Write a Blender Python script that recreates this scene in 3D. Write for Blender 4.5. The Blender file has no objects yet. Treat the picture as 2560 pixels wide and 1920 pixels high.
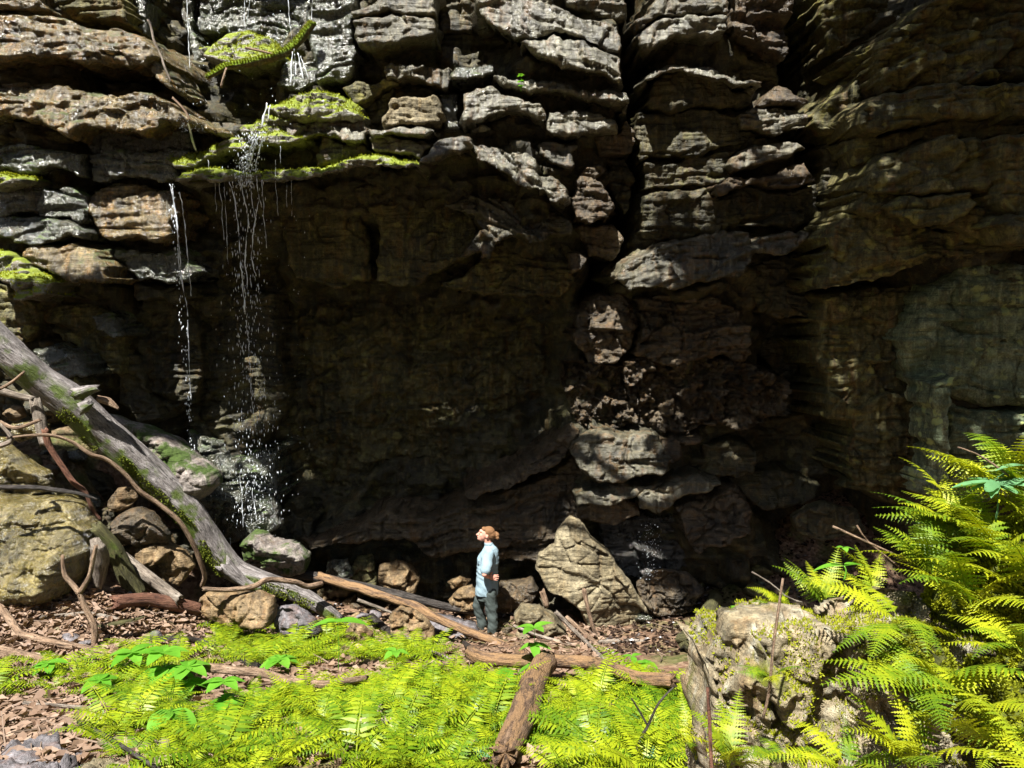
import bpy, bmesh, math, random
import numpy as np
from mathutils import Vector, Matrix

random.seed(7)
np.random.seed(7)
scene = bpy.context.scene

# ------------------------------------------------------------------ camera
F = 1934.0                      # focal length in photo pixels (2560 wide)
PITCH = math.radians(-2.0)
cam_data = bpy.data.cameras.new("camera")
cam_data.sensor_width = 36.0
cam_data.lens = 36.0 * F / 2560.0
cam_data.clip_start = 0.05
cam_data.clip_end = 500.0
cam = bpy.data.objects.new("camera", cam_data)
scene.collection.objects.link(cam)
cam.location = (0, 0, 0)
cam.rotation_euler = (math.radians(90) + PITCH, 0, 0)
scene.camera = cam

# ------------------------------------------------------------------ sky, sun, exposure
SUN_EL = math.radians(58.0)
SUN_AZ = math.radians(-158.0)    # clockwise from +Y: behind the camera, a little to the left
S = Vector((math.sin(SUN_AZ) * math.cos(SUN_EL), math.cos(SUN_AZ) * math.cos(SUN_EL), math.sin(SUN_EL)))
world = bpy.data.worlds.new("World")
scene.world = world
world.use_nodes = True
wn = world.node_tree
wn.nodes.clear()
sky = wn.nodes.new("ShaderNodeTexSky")
sky.sky_type = 'NISHITA'
sky.sun_disc = False
sky.sun_elevation = SUN_EL
sky.sun_rotation = SUN_AZ
bg = wn.nodes.new("ShaderNodeBackground")
bg.inputs["Strength"].default_value = 0.05
wo = wn.nodes.new("ShaderNodeOutputWorld")
wn.links.new(sky.outputs[0], bg.inputs[0])
wn.links.new(bg.outputs[0], wo.inputs[0])
sun_data = bpy.data.lights.new("sun", 'SUN')
sun_data.energy = 5.0
sun_data.angle = math.radians(0.5)
sun_data.color = (1.0, 0.965, 0.90)
sun = bpy.data.objects.new("sun", sun_data)
scene.collection.objects.link(sun)
sun.rotation_euler = (-S).to_track_quat('-Z', 'Y').to_euler()
scene.view_settings.view_transform = 'Standard'
scene.view_settings.look = 'None'
scene.view_settings.gamma = 1.0
scene.view_settings.use_curve_mapping = False
scene.view_settings.exposure = 1.65
scene.cycles.use_denoising = True
scene.cycles.max_bounces = 6
scene.cycles.diffuse_bounces = 3
scene.cycles.glossy_bounces = 2
scene.cycles.transmission_bounces = 4
scene.cycles.transparent_max_bounces = 6
scene.cycles.caustics_reflective = False
scene.cycles.caustics_refractive = False

COL = scene.collection

# ------------------------------------------------------------------ projection helpers
CP, SP = math.cos(PITCH), math.sin(PITCH)
def ray(px, py):
    u, v = (px - 1280.0) / F, (960.0 - py) / F
    # camera forward = (0, CP, SP), up = (0, -SP, CP)
    return np.array([u, CP - v * SP, SP + v * CP])
def at(px, py, Y):
    d = ray(px, py)
    return d * (Y / d[1])
def pxm(Y):
    return Y / F                # metres covered by one photo pixel at distance Y

# ------------------------------------------------------------------ noise
_rng = np.random.RandomState(11)
_perm = _rng.permutation(256)
_perm = np.concatenate([_perm, _perm, _perm])
_g = _rng.normal(size=(256, 3))
_g /= np.linalg.norm(_g, axis=1)[:, None]
def pn(x, y, z=0.0):
    x, y, z = np.broadcast_arrays(np.asarray(x, float), np.asarray(y, float), np.asarray(z, float))
    xi, yi, zi = np.floor(x).astype(int), np.floor(y).astype(int), np.floor(z).astype(int)
    xf, yf, zf = x - xi, y - yi, z - zi
    u, v, w = (t * t * t * (t * (t * 6 - 15) + 10) for t in (xf, yf, zf))
    xi, yi, zi = xi & 255, yi & 255, zi & 255
    def c(dx, dy, dz):
        g = _g[_perm[_perm[_perm[(xi + dx) & 255] + ((yi + dy) & 255)] + ((zi + dz) & 255)]]
        return g[..., 0] * (xf - dx) + g[..., 1] * (yf - dy) + g[..., 2] * (zf - dz)
    x00 = c(0, 0, 0) * (1 - u) + c(1, 0, 0) * u
    x10 = c(0, 1, 0) * (1 - u) + c(1, 1, 0) * u
    x01 = c(0, 0, 1) * (1 - u) + c(1, 0, 1) * u
    x11 = c(0, 1, 1) * (1 - u) + c(1, 1, 1) * u
    return ((x00 * (1 - v) + x10 * v) * (1 - w) + (x01 * (1 - v) + x11 * v) * w) * 1.6
def fbm(x, y, z=0.0, o=4, gain=0.5):
    t, a, f = 0.0, 1.0, 1.0
    for i in range(o):
        t = t + a * pn(np.asarray(x) * f + 17.3 * i, np.asarray(y) * f + 5.1 * i, np.asarray(z) * f)
        a *= gain; f *= 2.03
    return t
def worley(x, y, seed=0.0):
    """random value of the nearest jittered cell, and distance to the border (F2-F1)"""
    xi, yi = np.floor(x).astype(int), np.floor(y).astype(int)
    f1 = np.full(x.shape, 9.0); f2 = np.full(x.shape, 9.0); val = np.zeros(x.shape); ox = np.zeros(x.shape); oy = np.zeros(x.shape); hh = np.zeros(x.shape, int)
    s = int(seed * 31) & 255
    for dx in (-1, 0, 1):
        for dy in (-1, 0, 1):
            cx, cy = xi + dx, yi + dy
            h = _perm[_perm[(cx & 255)] + ((cy + s) & 255)]
            jx, jy = _g[h, 0] * 0.45 + 0.5, _g[h, 1] * 0.45 + 0.5
            d = np.hypot(cx + jx - x, cy + jy - y)
            m = d < f1
            f2 = np.where(m, f1, np.minimum(f2, d))
            val = np.where(m, _g[h, 2], val); ox = np.where(m, x - cx - jx, ox); oy = np.where(m, y - cy - jy, oy); hh = np.where(m, h, hh)
            f1 = np.where(m, d, f1)
    k = (hh * 7 + 13) & 255
    return val + 1.3 * (_g[k, 0] * ox + _g[k, 1] * oy), f2 - f1      # tilted facet per cell
def sstep(a, b, x):
    t = np.clip((np.asarray(x, float) - a) / (b - a), 0, 1)
    return t * t * (3 - 2 * t)

# ------------------------------------------------------------------ object helpers
def mesh_obj(name, verts, faces, mat, parent=None, smooth=True):
    me = bpy.data.meshes.new(name)
    verts = np.asarray(verts, dtype=np.float32)
    if isinstance(faces, np.ndarray):
        k = faces.shape[1]; nf = faces.shape[0]
        me.vertices.add(len(verts)); me.vertices.foreach_set("co", verts.ravel())
        me.loops.add(nf * k); me.loops.foreach_set("vertex_index", faces.astype(np.int32).ravel())
        me.polygons.add(nf); me.polygons.foreach_set("loop_start", np.arange(0, nf * k, k, dtype=np.int32))
        me.update(calc_edges=True); me.validate()
    else:
        me.from_pydata([tuple(v) for v in verts], [], faces)
        me.update()
    if smooth:
        me.polygons.foreach_set("use_smooth", np.ones(len(me.polygons), dtype=bool))
    if mat is not None:
        me.materials.append(mat)
    o = bpy.data.objects.new(name, me)
    COL.objects.link(o)
    if parent is not None:
        o.parent = parent
    return o
def tag(o, label=None, cat=None, group=None, kind=None):
    if label: o["label"] = label
    if cat: o["category"] = cat
    if group: o["group"] = group
    if kind: o["kind"] = kind
    return o
def empty(name, loc=(0, 0, 0)):
    o = bpy.data.objects.new(name, None)
    o.empty_display_size = 0.1
    COL.objects.link(o); o.location = loc
    return o

# ------------------------------------------------------------------ material helpers
class NT:
    def __init__(self, name):
        self.m = bpy.data.materials.new(name); self.m.use_nodes = True
        self.t = self.m.node_tree; self.t.nodes.clear()
        self.out = self.n("ShaderNodeOutputMaterial")
        self.geo = self.n("ShaderNodeNewGeometry")
    def n(self, typ, **kw):
        x = self.t.nodes.new(typ)
        for k, v in kw.items():
            setattr(x, k, v)
        return x
    def l(self, a, b):
        self.t.links.new(a, b)
    def mapped(self, sc, src=None):
        v = self.n("ShaderNodeVectorMath", operation='MULTIPLY')
        self.l(src or self.geo.outputs["Position"], v.inputs[0]); v.inputs[1].default_value = sc
        return v.outputs[0]
    def noise(self, scale, detail=5, rough=0.55, sc=(1, 1, 1), dist=0.0, src=None):
        x = self.n("ShaderNodeTexNoise")
        self.l(self.mapped(sc, src), x.inputs["Vector"])
        x.inputs["Scale"].default_value = scale; x.inputs["Detail"].default_value = detail
        x.inputs["Roughness"].default_value = rough; x.inputs["Distortion"].default_value = dist
        return x.outputs["Fac"]
    def ramp(self, fac, stops):
        x = self.n("ShaderNodeValToRGB")
        while len(x.color_ramp.elements) < len(stops):
            x.color_ramp.elements.new(0.5)
        for e, (p, c) in zip(x.color_ramp.elements, stops):
            e.position = p
            e.color = (*c, 1) if isinstance(c, tuple) else (c, c, c, 1)
        self.l(fac, x.inputs[0])
        return x.outputs[0]
    def math(self, op, a, b=None, clamp=False):
        x = self.n("ShaderNodeMath", operation=op, use_clamp=clamp)
        for i, v in enumerate((a, b)):
            if v is None: continue
            if isinstance(v, (int, float)): x.inputs[i].default_value = v
            else: self.l(v, x.inputs[i])
        return x.outputs[0]
    def mix(self, fac, a, b, blend='MIX'):
        x = self.n("ShaderNodeMix", data_type='RGBA', blend_type=blend)
        for s, v in ((0, fac), (6, a), (7, b)):
            if isinstance(v, (int, float)): x.inputs[s].default_value = v if s == 0 else (v, v, v, 1)
            elif isinstance(v, tuple): x.inputs[s].default_value = (*v, 1)
            else: self.l(v, x.inputs[s])
        return x.outputs[2]
    def bump(self, h, strength, dist, normal=None):
        x = self.n("ShaderNodeBump"); x.inputs["Strength"].default_value = strength
        x.inputs["Distance"].default_value = dist
        self.l(h, x.inputs["Height"])
        if normal is not None: self.l(normal, x.inputs["Normal"])
        return x.outputs[0]
    def principled(self, col, rough, normal=None, spec=0.4):
        b = self.n("ShaderNodeBsdfPrincipled")
        for k, v in (("Base Color", col), ("Roughness", rough), ("Specular IOR Level", spec)):
            if isinstance(v, (int, float)): b.inputs[k].default_value = v
            elif isinstance(v, tuple): b.inputs[k].default_value = (*v, 1)
            else: self.l(v, b.inputs[k])
        if normal is not None: self.l(normal, b.inputs["Normal"])
        return b
    def done(self, shader):
        self.l(shader, self.out.inputs["Surface"])
        return self.m
    def up(self, lo=0.3, hi=0.85):
        s = self.n("ShaderNodeSeparateXYZ"); self.l(self.geo.outputs["Normal"], s.inputs[0])
        m = self.n("ShaderNodeMapRange"); m.interpolation_type = 'SMOOTHSTEP'
        self.l(s.outputs["Z"], m.inputs[0]); m.inputs[1].default_value = lo; m.inputs[2].default_value = hi
        return m.outputs[0]

def rock_mat(name, dark, mid, light, stain=(0.16, 0.085, 0.03), stain_amt=0.5, rough=(0.45, 0.75), moss=0.0, lichen=0.0,
             lichen_col=(0.22, 0.26, 0.09), bump=1.0, spec=0.4, moss_lo=0.25, moss_col=(0.07, 0.12, 0.008), seep=0.6, local=False, streak=0.5):
    t = NT(name)
    src = None
    if local:
        tc = t.n("ShaderNodeTexCoord"); src = tc.outputs["Object"]
    n1 = t.noise(1.3, 9, 0.65, src=src)
    col = t.ramp(n1, [(0.32, dark), (0.5, mid), (0.7, light)])
    # vertical seep streaks
    st = t.noise(2.2, 7, 0.6, (3.2, 3.2, 0.32), 0.4, src=src)
    col = t.mix(t.math('MULTIPLY', t.ramp(st, [(0.5, 0.0), (0.66, 1.0)]), stain_amt), col, stain)
    st2 = t.noise(2.6, 6, 0.6, (4.5, 4.5, 0.4), 0.3, src=src)
    col = t.mix(t.math('MULTIPLY', t.ramp(st2, [(0.52, 0.0), (0.68, 1.0)]), seep), col, tuple(c * 0.45 for c in dark))
    st3 = t.noise(3.4, 6, 0.65, (4.0, 4.0, 0.28), 0.3, src=src)
    col = t.mix(t.math('MULTIPLY', t.ramp(st3, [(0.52, 0.0), (0.66, 1.0)]), streak), col, tuple(min(0.6, c * 1.35) for c in light))
    # bedding lines
    sd = t.noise(2.6, 6, 0.6, (0.5, 0.5, 7.0), 0.25, src=src)
    col = t.mix(t.ramp(sd, [(0.3, 0.65), (0.42, 0.0)]), col, tuple(c * 0.5 for c in dark))
    # speckle
    fine = t.noise(34, 6, 0.7, src=src)
    col = t.mix(0.6, col, t.ramp(fine, [(0.32, 0.2), (0.5, 0.75), (0.7, 1.35)]), 'MULTIPLY')
    mott = t.noise(9, 7, 0.7, (1, 1, 0.55), src=src)
    col = t.mix(0.7, col, t.ramp(mott, [(0.34, 0.3), (0.5, 0.9), (0.66, 1.6)]), 'MULTIPLY')
    if lichen:
        v = t.n("ShaderNodeTexVoronoi"); v.inputs["Scale"].default_value = 3.6
        wob = t.n("ShaderNodeVectorMath", operation='ADD')
        nz = t.n("ShaderNodeTexNoise"); nz.inputs["Scale"].default_value = 5.0
        t.l(src or t.geo.outputs["Position"], nz.inputs["Vector"])
        sc = t.n("ShaderNodeVectorMath", operation='SCALE'); sc.inputs["Scale"].default_value = 0.25
        t.l(nz.outputs["Color"], sc.inputs[0]); t.l(src or t.geo.outputs["Position"], wob.inputs[0]); t.l(sc.outputs[0], wob.inputs[1])
        t.l(wob.outputs[0], v.inputs["Vector"])
        spots = t.ramp(v.outputs["Distance"], [(0.22, 1.0), (0.30, 0.0)])
        zone = t.ramp(t.noise(0.75, 4, src=src), [(0.46, 0.0), (0.56, 1.0)])
        patch = t.ramp(t.noise(4.5, 6, 0.6, src=src), [(0.58, 0.0), (0.62, 0.8)])
        k = t.math('MULTIPLY', t.math('MAXIMUM', spots, patch), zone)
        col = t.mix(t.math('MULTIPLY', k, lichen), col, lichen_col)
    r = t.ramp(t.noise(3.5, 5, 0.6, (1.5, 1.5, 0.6), src=src), [(0.35, rough[0]), (0.65, rough[1])])
    if moss:
        mk = t.noise(2.4, 7, 0.65, src=src)
        mk = t.ramp(mk, [(0.58 - 0.28 * moss, 0.0), (0.68 - 0.28 * moss, 1.0)])
        mk = t.math('MULTIPLY', mk, t.up(moss_lo, moss_lo + 0.4))
        mc = t.mix(t.noise(22, 5, 0.7, src=src), tuple(c * 0.35 for c in moss_col), tuple(min(1, c * 1.6) for c in moss_col))
        col = t.mix(mk, col, mc)
        r = t.mix(mk, r, 0.95)
    h = t.math('ADD', t.math('MULTIPLY', t.noise(7, 8, 0.7, src=src), 0.6), t.math('MULTIPLY', sd, 0.9))
    h = t.math('ADD', h, t.math('MULTIPLY', st3, 0.5))
    nb = t.bump(h, 0.8 * bump, 0.06)
    nb = t.bump(t.math('ADD', fine, mott), 0.6 * bump, 0.02, nb)
    b = t.principled(col, r, nb, spec)
    if spec > 0.58:                      # a film of water over the stone
        cn = t.bump(t.math('ADD', t.noise(26, 4, 0.6, src=src), t.math('MULTIPLY', mott, 1.5)), 0.7, 0.035, nb)
        b.inputs["Coat Weight"].default_value = min(1.0, (spec - 0.45) * 1.9); b.inputs["Coat Roughness"].default_value = 0.16
        t.l(cn, b.inputs["Coat Normal"])
    return t.done(b.outputs[0])

# grey ledges, ochre wet blocks, cave rock darkened for shade, brown crumbly rock, tan boulders ...
M = {}
M['grey'] = rock_mat("grey_ledge_rock", (0.016, 0.015, 0.009), (0.080, 0.072, 0.044), (0.20, 0.185, 0.13), stain_amt=0.6, rough=(0.25, 0.6), spec=0.55)
M['pale'] = rock_mat("pale_ledge_rock", (0.022, 0.021, 0.014), (0.103, 0.096, 0.064), (0.25, 0.24, 0.18), stain_amt=0.6, rough=(0.22, 0.55), spec=0.6, streak=0.7)
M['wet'] = rock_mat("wet_ochre_rock", (0.025, 0.022, 0.009), (0.135, 0.096, 0.034), (0.27, 0.205, 0.09), stain=(0.32, 0.17, 0.04), stain_amt=0.75,
                    rough=(0.14, 0.4), spec=0.72, bump=1.5, moss=0.25, moss_col=(0.06, 0.075, 0.012))
M['wetgreen'] = rock_mat("wet_green_rock", (0.014, 0.018, 0.011), (0.055, 0.062, 0.036), (0.12, 0.125, 0.09), stain=(0.11, 0.08, 0.03), stain_amt=0.55,
                         rough=(0.10, 0.34), spec=0.95, bump=1.5, moss=0.22)
M['dark'] = rock_mat("shade_darkened_rock", (0.008, 0.008, 0.005), (0.040, 0.036, 0.016), (0.115, 0.10, 0.048), stain=(0.105, 0.062, 0.016), stain_amt=0.6,  # darkened for shade, olive tint stands in for foliage bounce light
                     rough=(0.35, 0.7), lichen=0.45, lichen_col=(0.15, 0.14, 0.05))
M['olive'] = rock_mat("olive_bounce_tinted_rock", (0.028, 0.028, 0.011), (0.105, 0.094, 0.035), (0.20, 0.175, 0.07), stain=(0.15, 0.065, 0.018), stain_amt=0.5,  # golden bounce light is put into this olive base colour
                      rough=(0.5, 0.85), lichen=0.35, lichen_col=(0.42, 0.40, 0.10))
M['lichen'] = rock_mat("lichen_slab_rock", (0.06, 0.09, 0.05), (0.18, 0.215, 0.12), (0.31, 0.34, 0.21), stain_amt=0.35,
                       rough=(0.6, 0.9), lichen=0.95, lichen_col=(0.42, 0.48, 0.18))
M['brown'] = rock_mat("brown_crumbly_rock", (0.018, 0.014, 0.008), (0.082, 0.059, 0.032), (0.18, 0.14, 0.085), stain=(0.17, 0.09, 0.03), stain_amt=0.6,
                      rough=(0.25, 0.6), bump=1.5, spec=0.55)
M['cave'] = rock_mat("olive_cave_wall", (0.016, 0.015, 0.007), (0.075, 0.066, 0.026), (0.19, 0.165, 0.07), stain=(0.16, 0.09, 0.02), stain_amt=0.6, rough=(0.3, 0.65), lichen=0.5, lichen_col=(0.25, 0.24, 0.08), bump=1.5, streak=0.6)
M['wetdark'] = rock_mat("wet_dark_rock", (0.008, 0.008, 0.007), (0.03, 0.028, 0.022), (0.075, 0.075, 0.065), stain=(0.06, 0.035, 0.015), stain_amt=0.5, rough=(0.08, 0.3), spec=1.0, bump=1.8, streak=0.3)
M['mossy'] = rock_mat("mossy_ledge_rock", (0.05, 0.048, 0.035), (0.16, 0.15, 0.11), (0.30, 0.29, 0.25), stain_amt=0.4, rough=(0.22, 0.55), spec=0.6,
                      moss=0.9, moss_lo=0.05, moss_col=(0.16, 0.20, 0.008))
M['mossrock'] = rock_mat("moss_covered_boulder", (0.07, 0.06, 0.05), (0.2, 0.17, 0.15), (0.33, 0.29, 0.26), stain_amt=0.3, rough=(0.5, 0.9),
                         moss=0.42, moss_lo=-0.8, moss_col=(0.045, 0.075, 0.012))
M['tan'] = rock_mat("tan_boulder", (0.065, 0.053, 0.027), (0.19, 0.155, 0.088), (0.31, 0.265, 0.17), stain=(0.20, 0.125, 0.045), stain_amt=0.35, rough=(0.6, 0.9), bump=1.2, seep=0.3)
M['ochre'] = rock_mat("ochre_stone", (0.05, 0.034, 0.017), (0.17, 0.112, 0.052), (0.30, 0.22, 0.12), stain=(0.22, 0.10, 0.03), stain_amt=0.4, rough=(0.5, 0.85), seep=0.3)
M['purple'] = rock_mat("grey_violet_stone", (0.05, 0.045, 0.045), (0.13, 0.12, 0.125), (0.22, 0.20, 0.21), stain=(0.22, 0.09, 0.04), stain_amt=0.3, rough=(0.4, 0.75), seep=0.3)
M['wetboulder'] = rock_mat("wet_olive_boulder", (0.04, 0.033, 0.006), (0.14, 0.108, 0.02), (0.27, 0.215, 0.07), stain=(0.36, 0.30, 0.16), stain_amt=0.6,
                           rough=(0.14, 0.4), spec=0.72, bump=1.6, seep=0.3)
M['near'] = rock_mat("pale_foreground_boulder", (0.14, 0.11, 0.06), (0.38, 0.31, 0.19), (0.58, 0.50, 0.36), stain=(0.34, 0.16, 0.04), stain_amt=0.4,
                     rough=(0.7, 0.95), bump=1.6, moss=0.12, moss_lo=-0.25, moss_col=(0.12, 0.13, 0.006), seep=0.5)
# ------------------------------------------------------------------ rock builders
def fractal_poly(pts, seed, jag, target=0.07):
    """subdivide a closed outline with random mid-point displacement"""
    rs = np.random.RandomState(seed)
    P = [np.array(p, float) for p in pts]
    for it in range(5):
        Q = []
        for i, a in enumerate(P):
            b = P[(i + 1) % len(P)]
            L = np.linalg.norm(b - a)
            Q.append(a)
            if L > target:
                n = np.array([-(b - a)[1], (b - a)[0]]) / (L + 1e-9)
                Q.append((a + b) / 2 + n * rs.uniform(-1, 1) * jag * L)
        P = Q
    return np.array(P)
def poly_sdf(x, z, P):
    """positive inside; also the nearest outline point"""
    A = P; B = np.roll(P, -1, axis=0)
    D = B - A; LL = (D ** 2).sum(1) + 1e-12
    n = len(x)
    best = np.full(n, 1e9); bx = np.zeros(n); bz = np.zeros(n); inside = np.zeros(n, bool)
    for (a, d, ll) in zip(A, D, LL):
        t = np.clip(((x - a[0]) * d[0] + (z - a[1]) * d[1]) / ll, 0, 1)
        qx, qz = a[0] + t * d[0], a[1] + t * d[1]
        dd = (x - qx) ** 2 + (z - qz) ** 2
        m = dd < best
        best = np.where(m, dd, best); bx = np.where(m, qx, bx); bz = np.where(m, qz, bz)
        if d[1] != 0:
            z0, z1 = a[1], a[1] + d[1]
            c = ((z0 > z) != (z1 > z)) & (x < d[0] * (z - z0) / d[1] + a[0])
            inside ^= c
    dist = np.sqrt(best)
    return np.where(inside, dist, -dist), bx, bz
def outline_grid(P, res):
    """grid inside an outline with its border snapped to it: xs, zs, depth inside, quads, directed border edges"""
    lo, hi = P.min(0) - res, P.max(0) + res
    nx = max(4, int(math.ceil((hi[0] - lo[0]) / res))); nz = max(4, int(math.ceil((hi[1] - lo[1]) / res)))
    gx, gz = np.meshgrid(np.linspace(lo[0], hi[0], nx + 1), np.linspace(lo[1], hi[1], nz + 1), indexing='ij')
    x, z = gx.ravel(), gz.ravel()
    sd, bx, bz = poly_sdf(x, z, P)
    idx = np.arange((nx + 1) * (nz + 1)).reshape(nx + 1, nz + 1)
    q = np.stack([idx[:-1, :-1], idx[1:, :-1], idx[1:, 1:], idx[:-1, 1:]], -1).reshape(-1, 4)
    keep = sd[q].mean(1) > 0
    q = q[keep]
    e = np.concatenate([q[:, [0, 1]], q[:, [1, 2]], q[:, [2, 3]], q[:, [3, 0]]])
    key = set(map(tuple, e.tolist()))
    border = np.array([(a, b) for a, b in key if (b, a) not in key])
    used = np.unique(q)
    remap = np.full(len(x), -1); remap[used] = np.arange(len(used))
    q = remap[q]; border = remap[border]
    x, z, sd, bx, bz = x[used].copy(), z[used].copy(), sd[used].copy(), bx[used], bz[used]
    bv = np.unique(border)
    x[bv] = bx[bv]; z[bv] = bz[bv]; sd[bv] = 0
    sd = np.maximum(sd, 0)
    return x, z, sd, q, border, bv
def rock_relief(x, z, seed, strata=0.05, flute=0.015, lump=0.10, chunk=0.06, groove=0.05, fine=0.02, dip=0.0, cell=(1.5, 2.6)):
    """depth added to a rock face: bedding ledges, open joints, broken cells, flutes, lumps (metres, + = deeper)"""
    s = seed * 3.77
    w = fbm(x * 0.7, z * 0.9, s, 3)
    zz = z - dip * x + 0.16 * w
    y = lump * fbm(x * 0.9, z * 1.3, s + 9, 4, 0.55)
    st = pn(x * 0.3, zz * 5.0, s + 1) + 0.55 * pn(x * 0.7, zz * 11, s + 2) + 0.3 * pn(x * 1.2, zz * 24, s + 3)
    y = y + strata * 0.5 * st
    for fq, am in ((2.7, 0.6), (7.3, 0.5), (15.0, 0.34), (31.0, 0.2)):      # stepped beds
        e = zz * fq + 0.5 * pn(x * 0.5, zz * 0.6, s + fq); bi = np.floor(e); fr = e - bi
        a_, b_ = pn(bi * 7.31 + 0.5, x * 0.75, s + 21), pn((bi + 1) * 7.31 + 0.5, x * 0.75, s + 21)
        y = y + strata * am * 1.5 * (a_ + (b_ - a_) * sstep(0.88, 1.0, fr))
    g = np.abs(pn(x * 0.25, zz * 2.6, s + 4)); mk = sstep(-0.15, 0.25, pn(x * 0.8, z * 0.8, s + 5))
    y = y + groove * np.exp(-(g / 0.045) ** 2) * mk * 2.0
    g2 = np.abs(pn(x * 0.5, zz * 6.5, s + 14)); mk2 = sstep(0.0, 0.3, pn(x * 1.3, z * 1.1, s + 15))
    y = y + groove * np.exp(-(g2 / 0.06) ** 2) * mk2
    g3 = np.abs(pn(x * 1.3 + 0.5 * w, z * 0.35, s + 16)); mk3 = sstep(0.05, 0.3, pn(x * 0.9, z * 0.9, s + 17))
    y = y + groove * np.exp(-(g3 / 0.035) ** 2) * mk3 * 1.3
    if chunk:
        v, b = worley(x * cell[0] + 0.25 * w, zz * cell[1] + 0.2 * w, seed)
        y = y + chunk * v + 0.6 * chunk * np.exp(-(b / 0.05) ** 2)
        v2, b2 = worley(x * cell[0] * 3.1 + 0.3 * w, zz * cell[1] * 3.3, seed + 3)
        y = y + chunk * 0.4 * v2 + 0.25 * chunk * np.exp(-(b2 / 0.06) ** 2)
    if flute:
        y = y + flute * (pn(x * 9, z * 0.8, s + 6) + 0.5 * pn(x * 21, z * 1.6, s + 7))
    if fine:
        y = y + fine * fbm(x * 7, zz * 9, s + 8, 3, 0.6)
    return y

MOSSY = []
BLOCKS = []      # (x, z, Y, half_x, half_z) of every cliff block, used for the wall behind
def block(name, px, Y, mat='grey', tilt=(0.0, 0.0), thick=1.7, r=0.04, rd=None, jag=0.13, res=0.024, under=0.12, top=0.15, seed=None,
          parent=None, behind=0.42, world=None, **rel):
    """a cliff block: traced front outline at its own distance, relief face, sides running back into the wall"""
    seed = seed if seed is not None else len(BLOCKS) + 1
    pts = [at(a, b, Y)[[0, 2]] for a, b in px] if world is None else world
    P = fractal_poly(pts, seed, jag)
    area = 0.5 * np.sum(P[:, 0] * np.roll(P[:, 1], -1) - np.roll(P[:, 0], -1) * P[:, 1])
    if area < 0: P = P[::-1]
    x, z, sd, q, border, bv = outline_grid(P, res)
    c = P.mean(0)
    if parent is None: parent = CLIFF
    rr = min(r, 0.6 * sd.max() + 1e-4); rdep = (rd if rd is not None else r) * min(1.0, rr / r + 0.3)
    k = np.clip(sd / rr, 0, 1)
    y = Y + tilt[0] * (x - c[0]) + tilt[1] * (z - c[1])
    y = y + rdep * (1 - np.sqrt(np.clip(1 - (1 - k) ** 2, 0, 1)))
    rl = dict(strata=0.05, flute=0.012, lump=0.035, chunk=0.05, groove=0.06, fine=0.022); rl.update(rel)
    small = min(1.0, 0.35 + (P.max(0) - P.min(0)).min() * 0.6)
    for kk in ('strata', 'lump', 'chunk', 'groove'): rl[kk] *= small
    y = y + rock_relief(x, z, seed, **rl)
    n = len(x)
    # border normals (outward) from directed edges
    nrm = np.zeros((n, 2))
    ex, ez = x[border[:, 1]] - x[border[:, 0]], z[border[:, 1]] - z[border[:, 0]]
    on = np.stack([ez, -ex], 1)
    np.add.at(nrm, border[:, 0], on); np.add.at(nrm, border[:, 1], on)
    ln = np.linalg.norm(nrm, axis=1); nrm = nrm / np.maximum(ln, 1e-9)[:, None]
    V = [np.stack([x, y, z], 1)]
    faces = [q]
    bi = np.full(n, -1); bi[bv] = np.arange(len(bv))
    prev = bv
    K = 9
    off = n
    bn = nrm[bv]
    shift = np.where(bn[:, 1] < -0.2, -under, np.where(bn[:, 1] > 0.3, top, 0.0))
    for kk in range(1, K + 1):
        t = thick * (kk / K) ** 1.3
        xx, zz = x[bv] + bn[:, 0] * shift * t, z[bv] + bn[:, 1] * shift * t
        yy = y[bv] + t
        a = 0.05 * min(1, t * 3)
        d = a * fbm(xx * 3 + seed, zz * 3, yy * 3.5, 3) + 0.03 * pn(xx * 0.8, yy * 9, zz * 2 + seed)
        V.append(np.stack([xx + bn[:, 0] * d, yy, zz + bn[:, 1] * d], 1))
        cur = off + np.arange(len(bv)); off += len(bv)
        pa = np.zeros(n, int); pa[bv] = prev
        ca = np.zeros(n, int); ca[bv] = cur
        faces.append(np.stack([pa[border[:, 1]], pa[border[:, 0]], ca[border[:, 0]], ca[border[:, 1]]], 1))
        prev = cur
    V = np.concatenate(V); Fc = np.concatenate(faces)
    # front must face the camera (-Y): grid order (x,z ccw seen from -Y) already does
    o = mesh_obj(name, V, Fc, M[mat], parent)
    if mat == 'mossy': MOSSY.append(o)
    if behind is not None:
        BLOCKS.append((c[0], c[1], Y + behind, (P[:, 0].max() - P[:, 0].min()) / 2, (P[:, 1].max() - P[:, 1].min()) / 2))
    return o
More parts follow.
